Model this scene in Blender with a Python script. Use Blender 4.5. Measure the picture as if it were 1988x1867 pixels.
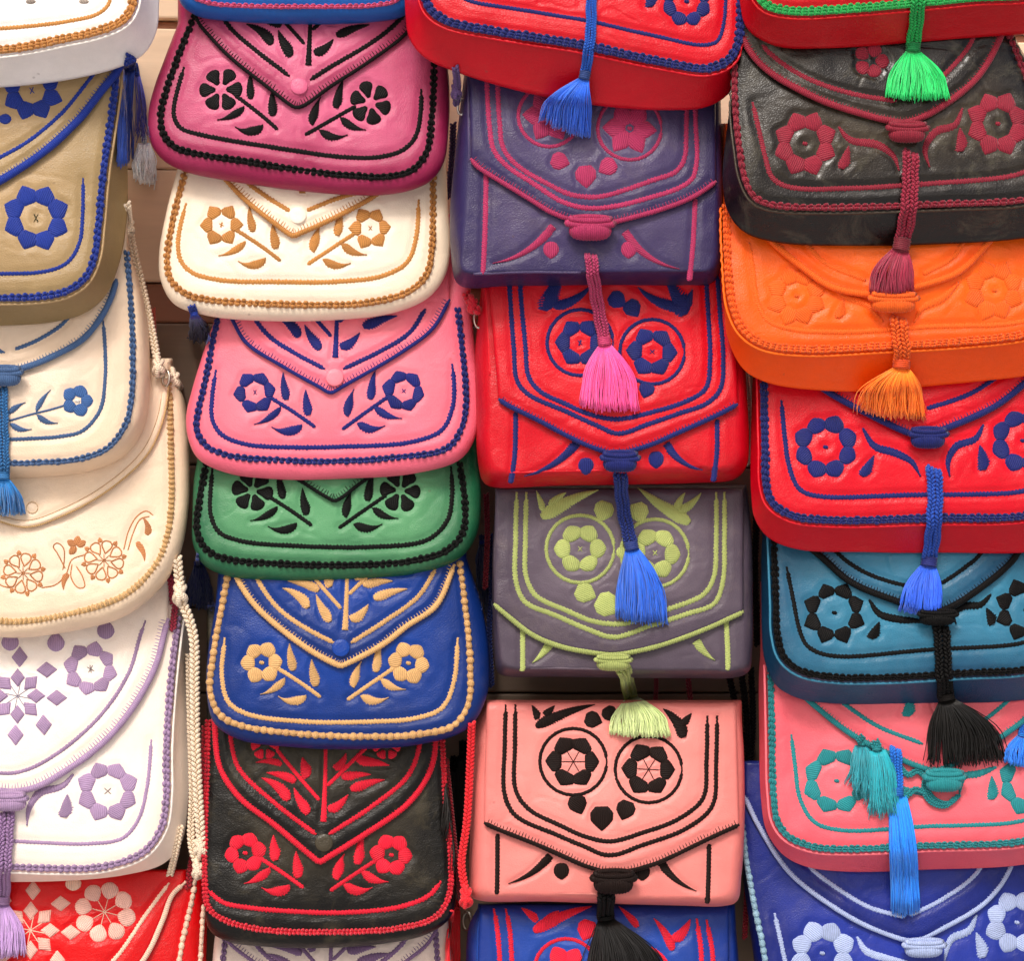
import bpy, math, random
from mathutils import Vector, Matrix, noise
from mathutils.bvhtree import BVHTree
random.seed(7)
R = math.radians
C = bpy.context.scene.collection
for o in list(bpy.data.objects): bpy.data.objects.remove(o)

# ------------------------------------------------------------------ camera, sky, sun, exposure
PW, PH = 1988.0, 1867.0                      # size of the sheet on which the photograph was measured
CAMPOS = Vector((-0.10, -1.75, -0.13)); AIM = Vector((0, -0.11, 0))
cam = bpy.data.cameras.new('camera'); camo = bpy.data.objects.new('camera', cam); C.objects.link(camo)
camo.location = CAMPOS
camo.rotation_euler = (AIM - CAMPOS).to_track_quat('-Z', 'Y').to_euler()
cam.sensor_fit = 'HORIZONTAL'; cam.sensor_width = 36; cam.lens = 36 * 1.65 / 0.71
cam.clip_end = 500; cam.clip_start = 0.05
bpy.context.scene.camera = camo
w = bpy.data.worlds.new('World'); bpy.context.scene.world = w; w.use_nodes = True
nt = w.node_tree; bg = nt.nodes['Background']; sky = nt.nodes.new('ShaderNodeTexSky')
sky.sky_type = 'NISHITA'; sky.sun_disc = False; sky.dust_density = 6; sky.air_density = 1.0; sky.ozone_density = 0.3
SUN_EL, SUN_AZ = 46, 196                      # azimuth clockwise from +Y: in front of the wall, a little to the left
sky.sun_elevation = R(SUN_EL); sky.sun_rotation = R(SUN_AZ)
nt.links.new(sky.outputs[0], bg.inputs[0]); bg.inputs[1].default_value = 0.09
sd = Vector((math.sin(R(SUN_AZ)) * math.cos(R(SUN_EL)), math.cos(R(SUN_AZ)) * math.cos(R(SUN_EL)), math.sin(R(SUN_EL))))
sl = bpy.data.lights.new('sun', 'SUN'); so = bpy.data.objects.new('sun', sl); C.objects.link(so)
sl.energy = 1.5; sl.angle = R(14); sl.color = (1, 0.98, 0.955)
so.rotation_euler = (-sd).to_track_quat('-Z', 'Y').to_euler(); so.location = sd * 5
vs = bpy.context.scene.view_settings
vs.view_transform = 'Standard'; vs.look = 'None'; vs.exposure = 0.38; vs.gamma = 1; vs.use_curve_mapping = False

CM = Matrix.Translation(CAMPOS) @ camo.rotation_euler.to_matrix().to_4x4()
CR = CM.to_3x3()
def ray(u, v):                               # direction through a measured point
    k = 36 / cam.lens / PW
    return (CR @ Vector(((u - PW / 2) * k, -(v - PH / 2) * k, -1))).normalized()
def W(u, v, d):                              # the place d metres in front of the wall that is seen at (u, v)
    r = ray(u, v); t = (-d - CAMPOS.y) / r.y
    return CAMPOS + r * t

# ------------------------------------------------------------------ materials
def srgb(h):
    if isinstance(h, str):
        h = h.lstrip('#'); h = tuple(int(h[i:i + 2], 16) / 255 for i in (0, 2, 4))
        return tuple(c / 12.92 if c < .04045 else ((c + .055) / 1.055) ** 2.4 for c in h) + (1,)
    return tuple(h) + (1,) if len(h) == 3 else h
_m = {}
def nodes(m):
    m.use_nodes = True; n = m.node_tree.nodes; l = m.node_tree.links
    return n, l, n['Principled BSDF']
def N(n, t, **k):
    x = n.new(t)
    for a, b in k.items(): setattr(x, a, b)
    return x
def math_node(n, l, op, a, b):
    x = N(n, 'ShaderNodeMath', operation=op)
    for i, q in enumerate((a, b)):
        if isinstance(q, (int, float)): x.inputs[i].default_value = q
        else: l.new(q, x.inputs[i])
    return x.outputs[0]
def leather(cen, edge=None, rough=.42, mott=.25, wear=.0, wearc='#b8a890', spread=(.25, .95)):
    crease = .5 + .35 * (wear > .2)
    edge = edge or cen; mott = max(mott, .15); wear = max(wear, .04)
    key = ('L', cen, edge, rough, mott, wear, wearc, spread)
    if key in _m: return _m[key]
    m = bpy.data.materials.new('leather'); n, l, p = nodes(m)
    tc = N(n, 'ShaderNodeTexCoord'); oi = N(n, 'ShaderNodeObjectInfo')
    off = N(n, 'ShaderNodeVectorMath', operation='ADD')
    comb = N(n, 'ShaderNodeCombineXYZ'); l.new(math_node(n, l, 'MULTIPLY', oi.outputs['Random'], 20.0), comb.inputs[1])
    l.new(tc.outputs['Object'], off.inputs[0]); l.new(comb.outputs[0], off.inputs[1]); co = off.outputs[0]
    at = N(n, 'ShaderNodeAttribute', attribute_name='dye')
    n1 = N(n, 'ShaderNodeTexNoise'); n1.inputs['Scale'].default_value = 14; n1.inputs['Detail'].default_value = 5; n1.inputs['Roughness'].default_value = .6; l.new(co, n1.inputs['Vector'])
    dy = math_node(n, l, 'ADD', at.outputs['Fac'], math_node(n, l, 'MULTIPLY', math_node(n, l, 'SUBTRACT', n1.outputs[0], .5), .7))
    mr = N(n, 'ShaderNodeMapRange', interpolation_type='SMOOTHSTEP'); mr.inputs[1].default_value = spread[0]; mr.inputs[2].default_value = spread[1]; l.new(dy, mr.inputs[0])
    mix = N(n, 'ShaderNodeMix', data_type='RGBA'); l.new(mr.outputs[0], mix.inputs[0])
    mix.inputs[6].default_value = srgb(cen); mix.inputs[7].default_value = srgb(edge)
    # mottled dye and handling marks
    n2 = N(n, 'ShaderNodeTexNoise'); n2.inputs['Scale'].default_value = 45; n2.inputs['Detail'].default_value = 8; n2.inputs['Roughness'].default_value = .65; l.new(co, n2.inputs['Vector'])
    hsv = N(n, 'ShaderNodeHueSaturation'); l.new(mix.outputs[2], hsv.inputs['Color'])
    l.new(math_node(n, l, 'ADD', math_node(n, l, 'MULTIPLY', math_node(n, l, 'ADD', math_node(n, l, 'MULTIPLY', n2.outputs[0], .55), math_node(n, l, 'MULTIPLY', n1.outputs[0], .45)), mott * 3.4), 1 - mott * 1.7), hsv.inputs['Value'])
    n3 = N(n, 'ShaderNodeTexNoise'); n3.inputs['Scale'].default_value = 26; n3.inputs['Detail'].default_value = 10; n3.inputs['Roughness'].default_value = .75; n3.inputs['Distortion'].default_value = .6; l.new(co, n3.inputs['Vector'])
    wr = N(n, 'ShaderNodeMapRange'); wr.inputs[1].default_value = .52; wr.inputs[2].default_value = .75; wr.inputs[4].default_value = wear; l.new(n3.outputs[0], wr.inputs[0])
    mx2 = N(n, 'ShaderNodeMix', data_type='RGBA'); l.new(wr.outputs[0], mx2.inputs[0]); l.new(hsv.outputs[0], mx2.inputs[6]); mx2.inputs[7].default_value = srgb(wearc)
    sp = N(n, 'ShaderNodeTexVoronoi'); sp.inputs['Scale'].default_value = 75; l.new(co, sp.inputs['Vector'])
    sr_ = N(n, 'ShaderNodeMapRange'); sr_.inputs[1].default_value = .05; sr_.inputs[2].default_value = .10; sr_.inputs[3].default_value = .3; sr_.inputs[4].default_value = 0; l.new(sp.outputs['Distance'], sr_.inputs[0])
    sq = math_node(n, l, 'MULTIPLY', sr_.outputs[0], math_node(n, l, 'GREATER_THAN', n2.outputs[0], .56))
    mx3 = N(n, 'ShaderNodeMix', data_type='RGBA'); l.new(sq, mx3.inputs[0]); l.new(mx2.outputs[2], mx3.inputs[6]); mx3.inputs[7].default_value = (.12, .07, .05, 1)
    l.new(mx3.outputs[2], p.inputs['Base Color'])
    # grain, creases
    vo = N(n, 'ShaderNodeTexVoronoi', feature='DISTANCE_TO_EDGE'); vo.inputs['Scale'].default_value = 620; l.new(co, vo.inputs['Vector'])
    mp = N(n, 'ShaderNodeMapping'); mp.inputs['Scale'].default_value = (1.0, 1, 1.5); l.new(co, mp.inputs[0])
    n4 = N(n, 'ShaderNodeTexNoise'); n4.inputs['Scale'].default_value = 60; n4.inputs['Detail'].default_value = 6; n4.inputs['Distortion'].default_value = 1.2; l.new(mp.outputs[0], n4.inputs['Vector'])
    h = math_node(n, l, 'ADD', math_node(n, l, 'MULTIPLY', math_node(n, l, 'MINIMUM', vo.outputs['Distance'], .25), .35), math_node(n, l, 'MULTIPLY', n4.outputs[0], crease))
    b = N(n, 'ShaderNodeBump'); b.inputs['Strength'].default_value = .75; b.inputs['Distance'].default_value = .0011; l.new(h, b.inputs['Height'])
    l.new(b.outputs[0], p.inputs['Normal'])
    l.new(math_node(n, l, 'ADD', math_node(n, l, 'MULTIPLY', n2.outputs[0], .28), rough - .18), p.inputs['Roughness'])
    p.inputs['Specular IOR Level'].default_value = .3
    if rough < .35: p.inputs['Coat Weight'].default_value = .3; p.inputs['Coat Roughness'].default_value = .16
    _m[key] = m; return m
def thread(col, per=.0013, rough=.62, sheen=.25, var=.42):
    key = ('T', col, per, rough, sheen, var)
    if key in _m: return _m[key]
    m = bpy.data.materials.new('thread'); m['key'] = [col]; n, l, p = nodes(m)
    uv = N(n, 'ShaderNodeTexCoord'); wv = N(n, 'ShaderNodeTexWave', wave_type='BANDS', bands_direction='X')
    wv.inputs['Scale'].default_value = .314 / per; wv.inputs['Distortion'].default_value = 1.2; wv.inputs['Detail'].default_value = 2; wv.inputs['Detail Scale'].default_value = 2
    l.new(uv.outputs['UV'], wv.inputs['Vector'])
    n1 = N(n, 'ShaderNodeTexNoise'); n1.inputs['Scale'].default_value = 160; n1.inputs['Detail'].default_value = 4; l.new(uv.outputs['Object'], n1.inputs['Vector'])
    oi = N(n, 'ShaderNodeObjectInfo')
    hsv = N(n, 'ShaderNodeHueSaturation'); hsv.inputs['Color'].default_value = srgb(col)
    v = math_node(n, l, 'ADD', math_node(n, l, 'MULTIPLY', n1.outputs[0], var), math_node(n, l, 'MULTIPLY', wv.outputs['Fac'], var * .8))  # random tone, plus satin highlights painted into the colour along thread crests
    v = math_node(n, l, 'ADD', v, math_node(n, l, 'MULTIPLY', oi.outputs['Random'], .26))
    l.new(math_node(n, l, 'ADD', v, 1 - var * .75 - .13), hsv.inputs['Value']); l.new(hsv.outputs[0], p.inputs['Base Color'])
    b = N(n, 'ShaderNodeBump'); b.inputs['Strength'].default_value = .75; b.inputs['Distance'].default_value = .0004; l.new(wv.outputs['Fac'], b.inputs['Height']); l.new(b.outputs[0], p.inputs['Normal'])
    p.inputs['Roughness'].default_value = rough; p.inputs['Sheen Weight'].default_value = sheen; p.inputs['Sheen Roughness'].default_value = .4
    dark = sum(srgb(col)[:3]) < .05
    p.inputs['Specular IOR Level'].default_value = .2 if dark else .35
    if dark: p.inputs['Sheen Weight'].default_value = .03
    _m[key] = m; return m
def floss(col):
    key = ('F', col)
    if key in _m: return _m[key]
    m = bpy.data.materials.new('floss'); n, l, p = nodes(m); g = N(n, 'ShaderNodeNewGeometry')
    hsv = N(n, 'ShaderNodeHueSaturation'); hsv.inputs['Color'].default_value = srgb(col); l.new(math_node(n, l, 'ADD', math_node(n, l, 'MULTIPLY', g.outputs['Random Per Island'], .6), 1.1), hsv.inputs['Value']); l.new(hsv.outputs[0], p.inputs['Base Color'])
    p.inputs['Roughness'].default_value = .42; p.inputs['Specular IOR Level'].default_value = .5; p.inputs['Sheen Weight'].default_value = .3 if sum(srgb(col)[:3]) > .1 else .02
    _m[key] = m; return m
def metal():
    if 'M' in _m: return _m['M']
    m = bpy.data.materials.new('nickel'); n, l, p = nodes(m)
    p.inputs['Base Color'].default_value = (.62, .58, .5, 1); p.inputs['Metallic'].default_value = 1; p.inputs['Roughness'].default_value = .28
    _m['M'] = m; return m
def wood(col):
    key = ('W', col)
    if key in _m: return _m[key]
    m = bpy.data.materials.new('painted_wood'); n, l, p = nodes(m)
    tc = N(n, 'ShaderNodeTexCoord'); mp = N(n, 'ShaderNodeMapping'); mp.inputs['Scale'].default_value = (2.2, 9, 26); l.new(tc.outputs['Object'], mp.inputs[0])
    n1 = N(n, 'ShaderNodeTexNoise'); n1.inputs['Scale'].default_value = 2.2; n1.inputs['Detail'].default_value = 9; n1.inputs['Roughness'].default_value = .62; n1.inputs['Distortion'].default_value = .5; l.new(mp.outputs[0], n1.inputs['Vector'])
    n2 = N(n, 'ShaderNodeTexNoise'); n2.inputs['Scale'].default_value = 9; n2.inputs['Detail'].default_value = 6; l.new(tc.outputs['Object'], n2.inputs['Vector'])
    vo = N(n, 'ShaderNodeTexVoronoi'); vo.inputs['Scale'].default_value = 17; vo.inputs['Randomness'].default_value = 1; l.new(tc.outputs['Object'], vo.inputs['Vector'])
    kn = N(n, 'ShaderNodeMapRange'); kn.inputs[1].default_value = .03; kn.inputs[2].default_value = .09; kn.inputs[3].default_value = .62; kn.inputs[4].default_value = 1; l.new(vo.outputs['Distance'], kn.inputs[0])
    hsv = N(n, 'ShaderNodeHueSaturation'); hsv.inputs['Color'].default_value = srgb(col)
    v = math_node(n, l, 'ADD', math_node(n, l, 'MULTIPLY', n1.outputs[0], .5), math_node(n, l, 'MULTIPLY', n2.outputs[0], .4))
    l.new(math_node(n, l, 'MULTIPLY', math_node(n, l, 'ADD', v, .55), kn.outputs[0]), hsv.inputs['Value']); l.new(hsv.outputs[0], p.inputs['Base Color'])
    b = N(n, 'ShaderNodeBump'); b.inputs['Strength'].default_value = .5; b.inputs['Distance'].default_value = .001; l.new(n1.outputs[0], b.inputs['Height']); l.new(b.outputs[0], p.inputs['Normal'])
    p.inputs['Roughness'].default_value = .62
    _m[key] = m; return m

# ------------------------------------------------------------------ mesh helpers
def link_mesh(name, verts, faces, mat, parent=None, uvs=None, smooth=True, dye=None):
    me = bpy.data.meshes.new(name); me.from_pydata([tuple(v) for v in verts], [], faces)
    if uvs:
        ul = me.uv_layers.new(name='UVMap'); idx = [0] * len(me.loops); me.loops.foreach_get('vertex_index', idx)
        flat = [0.0] * (2 * len(idx))
        for k, i in enumerate(idx): flat[2 * k], flat[2 * k + 1] = uvs[i]
        ul.data.foreach_set('uv', flat)
    if dye:
        a = me.attributes.new('dye', 'FLOAT', 'POINT'); a.data.foreach_set('value', dye)
    if smooth: me.polygons.foreach_set('use_smooth', [True] * len(me.polygons))
    me.materials.append(mat); me.update()
    o = bpy.data.objects.new(name, me); C.objects.link(o); o.parent = parent
    return o
class MB:
    def __init__(s): s.v = []; s.f = []; s.u = []
    def add(s, v, f, u=None):
        k = len(s.v); s.v += [tuple(q) for q in v]; s.f += [tuple(i + k for i in q) for q in f]; s.u += (u or [(0, 0)] * len(v))
    def out(s, name, mat, parent=None, smooth=True, xf=None):
        v = [tuple(xf @ Vector(q)) for q in s.v] if xf else s.v
        return link_mesh(name, v, s.f, mat, parent, s.u, smooth)
def catmull(p, closed=False, n=8):
    p = [tuple(q) for q in p]; m = len(p); out = []
    if m < 3: return p
    D = len(p[0])
    for i in range(m if closed else m - 1):
        if closed: a, b, c, d = p[(i - 1) % m], p[i], p[(i + 1) % m], p[(i + 2) % m]
        else: a, b, c, d = p[max(i - 1, 0)], p[i], p[i + 1], p[min(i + 2, m - 1)]
        # centripetal
        def L(x, y): return max(sum((x[k] - y[k]) ** 2 for k in range(D)) ** .25, 1e-6)
        t0 = 0; t1 = t0 + (L(a, b) if a != b else 1e-3 + L(b, c)); t2 = t1 + L(b, c); t3 = t2 + (L(c, d) if c != d else L(b, c))
        if a == b: a = tuple(2 * b[k] - c[k] for k in range(D)); t1 = L(a, b); t2 = t1 + L(b, c); t3 = t2 + (L(c, d) if c != d else L(b, c))
        if c == d: d = tuple(2 * c[k] - b[k] for k in range(D)); t3 = t2 + L(c, d)
        for j in range(n):
            t = t1 + (t2 - t1) * j / n; q = []
            for k in range(D):
                A1 = (t1 - t) / (t1 - t0) * a[k] + (t - t0) / (t1 - t0) * b[k]
                A2 = (t2 - t) / (t2 - t1) * b[k] + (t - t1) / (t2 - t1) * c[k]
                A3 = (t3 - t) / (t3 - t2) * c[k] + (t - t2) / (t3 - t2) * d[k]
                B1 = (t2 - t) / (t2 - t0) * A1 + (t - t0) / (t2 - t0) * A2
                B2 = (t3 - t) / (t3 - t1) * A2 + (t - t1) / (t3 - t1) * A3
                q.append((t2 - t) / (t2 - t1) * B1 + (t - t1) / (t2 - t1) * B2)
            out.append(tuple(q))
    if not closed: out.append(p[-1])
    return out
def resample(p, n=None, step=None):
    d = [0]
    for a, b in zip(p, p[1:]): d.append(d[-1] + math.dist(a, b))
    T = d[-1]
    if n is None: n = max(2, int(round(T / step)) + 1)
    out = []; j = 0
    for i in range(n):
        t = T * i / (n - 1)
        while j < len(d) - 2 and d[j + 1] < t: j += 1
        k = (t - d[j]) / max(d[j + 1] - d[j], 1e-9)
        out.append(tuple(a + (b - a) * k for a, b in zip(p[j], p[j + 1])))
    return out
def mir(pts, uc, dv=0):                      # the other half of a symmetric outline
    return [(2 * uc - u, v + dv) for u, v in reversed(pts)]
def ellipsoid(cx, ax, ay, az, n=8, m=5):     # centre, three half-axis vectors
    v = [cx + az]; f = []; u = [(0, 0)]
    L = (ax.length + ay.length)
    for j in range(1, m):
        t = math.pi * j / m
        for i in range(n):
            a = 2 * math.pi * i / n
            v.append(cx + ax * (math.sin(t) * math.cos(a)) + ay * (math.sin(t) * math.sin(a)) + az * math.cos(t)); u.append((ax.length * math.sin(t) * math.cos(a), ay.length * math.sin(t) * math.sin(a)))
    v.append(cx - az); u.append((0, 0))
    for i in range(n): f.append((0, 1 + i, 1 + (i + 1) % n))
    for j in range(m - 2):
        for i in range(n):
            a = 1 + j * n + i; b = 1 + j * n + (i + 1) % n
            f.append((a, a + n, b + n, b))
    k = 1 + (m - 2) * n
    for i in range(n): f.append((k + i, len(v) - 1, k + (i + 1) % n))
    return v, f, u
def tube(path, r, n=8, closed=False, up=Vector((0, -1, 0)), flat=1.0, rf=None):
    P = [Vector(p) for p in path]; v = []; f = []; u = []; s = 0; m = len(P)
    for i, p in enumerate(P):
        a = P[i - 1] if (i or closed) else P[0]; b = P[(i + 1) % m] if (i < m - 1 or closed) else P[-1]
        t = (b - a).normalized(); side = t.cross(up)
        if side.length < 1e-4: side = Vector((1, 0, 0))
        side.normalize(); nn = side.cross(t)
        rr = r if not rf else r * rf(i / (m - 1), i)
        for k in range(n):
            an = 2 * math.pi * k / n
            v.append(p + side * math.cos(an) * rr + nn * math.sin(an) * rr * flat); u.append((s, rr * an))
        if i < m - 1: s += (P[i + 1] - p).length
    for i in range(m if closed else m - 1):
        for k in range(n):
            a = i * n + k; b = i * n + (k + 1) % n; c = ((i + 1) % m) * n
            f.append((a, c + k, c + (k + 1) % n, b))
    if not closed:
        v += [P[0], P[-1]]; u += [(0, 0), (s, 0)]
        for k in range(n):
            f.append((len(v) - 2, k, (k + 1) % n)); q = (m - 1) * n; f.append((len(v) - 1, q + (k + 1) % n, q + k))
    return v, f, u
def plait(mb, path, r, pitch, view=Vector((0, -1, 0)), two=True):   # herringbone plait of slanted strand loops
    P = resample(path, step=pitch)
    for i, p in enumerate(P):
        p = Vector(p); a = Vector(P[max(i - 1, 0)]); b = Vector(P[min(i + 1, len(P) - 1)]); t = (b - a).normalized()
        side = t.cross(view).normalized(); nn = side.cross(t).normalized()
        for sgn in ((-1, 1) if two else ((1,))):
            if two:
                L = (t * .78 - side * sgn * .62).normalized(); c = p + side * sgn * r * .46 + t * (pitch * .5 if sgn > 0 else 0)
                mb.add(*ellipsoid(c, L * r * .86, L.cross(nn) * r * .48, nn * r * .85, 7, 4))
            else:
                L = (t * .8 + side * .6).normalized()
                mb.add(*ellipsoid(p, L * r * 1.35, L.cross(nn) * r * .72, nn * r * .85, 8, 5))

# petal outlines: (distance along, half width)
PET = {'round': [(0, .5), (.22, .9), (.48, 1), (.75, .82), (.95, .4), (1.05, 0)],
       'pent': [(0, .55), (.28, 1), (.62, .96), (.88, .5), (1.1, 0)],
       'point': [(0, .6), (.3, 1), (.62, .82), (.9, .34), (1.1, 0)],
       'club': [(-.05, .2), (.3, .55), (.62, .95), (.85, .9), (1.0, .45), (1.04, 0)],
       'oval': [(0, .12), (.25, .72), (.55, 1), (.82, .8), (.98, .35), (1.02, 0)]}
ALL = []
BODIES = []                                  # (verts, faces) in the world, for laying tassels and cords on them

NR, NB = 52, 250
class Bag:
    def __init__(s, name, label, group, uc, vc, d, tilt=7, cat='handbag'):
        ALL.append(s); s.root = bpy.data.objects.new(name, None); C.objects.link(s.root); s.root.empty_display_size = .03
        s.root['label'] = label; s.root['category'] = cat
        if group: s.root['group'] = group
        s.root.location = W(uc, vc, d); s.root.rotation_euler = (-R(tilt), 0, 0)
        s.M = Matrix.Translation(s.root.location) @ Matrix.Rotation(-R(tilt), 4, 'X'); s.I = s.M.inverted()
        s.px = .71 / PW * (1.75 - d) / 1.65; s.co = s.I @ CAMPOS; s.gap = .0032; s.hd = .004; s.fold = None
        s.held = {False: [], True: []}; s.skins = []; s.cx = s.cz = 0; s.a = s.b = .1; s.seed = random.random() * 50
    def L(s, u, v, h=0.0):
        r = s.I.to_3x3() @ ray(u, v); t = (-h - s.co.y) / r.y; q = s.co + r * t
        return q.x, q.z
    def H(s, x, z, flap=False):
        fx = min(abs(x - s.cx) / s.a, 1.15); fz = min(abs(z - s.cz) / s.b, 1.15)
        h = s.hd * (1 - fx ** 2.4) * (1 - fz ** 2.4) if fx < 1 and fz < 1 else 0
        h += .0017 * noise.noise(Vector((x * 17, z * 22, s.seed))) + .0005 * noise.noise(Vector((x * 60, z * 60, s.seed + 9)))
        if flap:
            h += s.gap + .0004 * noise.noise(Vector((x * 40, z * 40, s.seed + 3)))
        if s.fold:
            zt, r = s.fold
            if z > zt - r: q = min((z - zt + r) / r, 1); h -= r * (1 - math.sqrt(max(0, 1 - q * q)))
        return h
    def P(s, u, v, flap=False, e=0.0):
        x, z = s.L(u, v, s.hd * .6 + (s.gap if flap else 0)); return Vector((x, -(s.H(x, z, flap) + e), z))
    # body: S = outer silhouette, B = edge of the front panel, both open curves from top left round to top right
    def body(s, S, B, top, mat, depth=.010, back=.014, prof=2.0, smoothS=True, topB=None, inner=None, corner=1, dome=.004, fold=0, hardS=False):
        s.hd = dome
        topB = topB if topB is not None else top
        def loop(p, tv, dep):
            q = resample(catmull(p), n=NB)
            q = resample([(q[0][0] + (0), tv)] + q + [(q[-1][0], tv + (q[-1][1] - q[0][1]) * .0)] if abs(q[0][1] - tv) > 3 else q, n=NB)
            tp = resample([q[-1], q[0]], n=50)[1:-1]
            return q + tp
        if isinstance(top, tuple): pass
        Sl = loop(S, top, depth); Bl = loop(B, topB, 0)
        Bp = [s.L(u, v, 0) for u, v in Bl]; Sp = [s.L(u, v, -depth) for u, v in Sl]
        xs = [p[0] for p in Bp]; zs = [p[1] for p in Bp]
        s.cx = (min(xs) + max(xs)) / 2; s.a = (max(xs) - min(xs)) / 2; s.cz = (min(zs) + max(zs)) / 2; s.b = (max(zs) - min(zs)) / 2
        if fold: s.fold = (max(zs), fold)
        n = len(Bp); v = []; f = []; dye = []
        rings = [0, .04] + [.04 + .96 * ((i + 1) / NR) ** .9 for i in range(NR)]
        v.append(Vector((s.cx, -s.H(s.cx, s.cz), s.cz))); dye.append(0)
        for fr in rings[1:]:
            for x, z in Bp:
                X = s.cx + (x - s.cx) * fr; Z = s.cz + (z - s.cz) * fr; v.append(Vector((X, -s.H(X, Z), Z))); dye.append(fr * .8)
        for i in range(n): f.append((0, 1 + i, 1 + (i + 1) % n))
        K = 8
        # a shallow seam valley just outside the panel, then the side bulges round to the silhouette
        for k in range(1, K + 1):
            t = k / K * math.pi / 2
            if prof >= 2.4: la, de = ((.035, .012), (.09, .05), (.17, .13), (.32, .30), (.54, .54), (.78, .80), (.94, .955), (1, 1))[k - 1]
            else: la = math.sin(t) ** (2 / prof); de = 1 - math.cos(t) ** (2 / prof)
            for (bx, bz), (sx, sz) in zip(Bp, Sp):
                X = bx + (sx - bx) * la; Z = bz + (sz - bz) * la
                h0 = s.H(bx, bz); h = h0 + (-depth - h0) * de + .0012 * noise.noise(Vector((X * 34, Z * 34, s.seed + k * .2)))
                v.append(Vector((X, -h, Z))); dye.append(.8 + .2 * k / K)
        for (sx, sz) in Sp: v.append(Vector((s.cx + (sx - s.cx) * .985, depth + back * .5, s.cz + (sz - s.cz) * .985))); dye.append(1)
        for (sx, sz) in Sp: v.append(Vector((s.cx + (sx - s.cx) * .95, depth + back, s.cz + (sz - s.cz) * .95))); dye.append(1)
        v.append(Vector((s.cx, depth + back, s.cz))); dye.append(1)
        nr = len(rings) - 1 + K + 2
        for j in range(nr - 1):
            for i in range(n):
                a = 1 + j * n + i; b = 1 + j * n + (i + 1) % n; f.append((a, a + n, b + n, b))
        k = 1 + (nr - 1) * n
        for i in range(n): f.append((k + i, len(v) - 1, k + (i + 1) % n))
        s.skins.append((v, 1 + (len(rings) - 1) * n, False, link_mesh('body', v, f, mat, s.root, None, True, dye)))
        s.mat = mat; s.bo = s.skins[-1][3]; 0 and link_mesh('body', v, f, mat, s.root, None, True, dye)
        BODIES.append(([s.M @ q for q in v], f)); s.Bpx = Bl; s.Spx = Sl
        return s.bo
    def flap(s, E, top, mat=None, gap=.0042, sides=None, tip=0, dye0=.0, rc=.8, dyes=None):
        s.gap = gap; e = resample(catmull(E), n=150); s.Epx = e
        lp = resample([(e[0][0] if not sides else sides[0], top)] + e[:1], n=40)[:-1] + e + resample([e[-1], (e[-1][0] if not sides else sides[1], top)], n=40)[1:]
        lp += resample([lp[-1], lp[0]], n=44)[1:-1]
        q = [s.L(u, v, s.hd * .6 + gap) for u, v in lp]; n = len(q)
        cx = sum(p[0] for p in q) / n; cz = (max(p[1] for p in q) * .55 + min(p[1] for p in q) * .45)
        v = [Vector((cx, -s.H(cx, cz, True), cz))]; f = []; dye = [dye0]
        rg = [.05 + .95 * ((i + 1) / 46) ** .9 for i in range(46)]
        for fr in rg:
            for x, z in q:
                X = cx + (x - cx) * fr; Z = cz + (z - cz) * fr
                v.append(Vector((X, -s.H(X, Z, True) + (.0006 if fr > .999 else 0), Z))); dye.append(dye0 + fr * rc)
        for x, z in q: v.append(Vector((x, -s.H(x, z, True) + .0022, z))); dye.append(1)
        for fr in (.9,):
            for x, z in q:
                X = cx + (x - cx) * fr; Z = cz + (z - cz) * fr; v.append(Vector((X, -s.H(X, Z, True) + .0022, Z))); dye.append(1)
        for i in range(n): f.append((0, 1 + i, 1 + (i + 1) % n))
        for j in range(len(rg) + 1):
            for i in range(n):
                a = 1 + j * n + i; b = 1 + j * n + (i + 1) % n; f.append((a, a + n, b + n, b))
        BODIES.append(([s.M @ p for p in v], f))
        s.fc = (cx, cz)
        fo = link_mesh('flap', v, f, mat or s.mat, s.root, None, True, dye); s.skins.append((v, 1 + len(rg) * n - n, True, fo)); return fo
    def ribbon(s, mb, pts, wpx, th=.0008, flap=False, step=3.5, jag=.18, slant=.7, smooth=True, e0=0.0):
        p = resample(catmull(pts) if smooth and len(pts) > 2 else pts, step=step); m = len(p)
        if m < 3: p = resample(pts, n=3); m = 3
        K = (-1, -.62, 0, .62, 1); hh = (-.35, .72, 1, .72, -.35); v = []; u = []; f = []; S = 0
        for i, (x, y) in enumerate(p):
            a = p[max(i - 1, 0)]; b = p[min(i + 1, m - 1)]; dx, dy = b[0] - a[0], b[1] - a[1]; l = math.hypot(dx, dy) or 1; nx, ny = -dy / l, dx / l
            t = i / (m - 1); ww = (wpx(t) if callable(wpx) else wpx * (1 if .02 < t < .98 else .5)) / 2
            j1 = (jag if i % 2 else -jag * .4) * random.uniform(.3, 1.2); j2 = (jag if (i + 1) % 2 else -jag * .4) * random.uniform(.3, 1.2)
            rg = 1 + (.34 if i % 2 else -.34); tx_, ty_ = dx / l, dy / l; sh = .42 * slant if 0 < i < m - 1 else 0
            for k, o in enumerate(K):
                oo = o * ww * (1 + (j1 if o < 0 else j2) * abs(o)); q = s.P(x + nx * oo + tx_ * oo * sh, y + ny * oo + ty_ * oo * sh, flap, e0 + th * hh[k] * (rg if hh[k] > 0 else 1) * (1 if ww > .6 else .5)); v.append(q)
                if k in (0, 2, 4): s.held[flap].append((q.x, 0, q.z))
                u.append((S * s.px + slant * o * ww * s.px, o * ww * s.px))
            if i < m - 1: S += math.dist(p[i], p[i + 1])
        for i in range(m - 1):
            for k in range(4):
                a = i * 5 + k; f.append((a, a + 1, a + 6, a + 5))
        f.append((4, 3, 2, 1, 0)); a = (m - 1) * 5; f.append((a, a + 1, a + 2, a + 3, a + 4))
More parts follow.
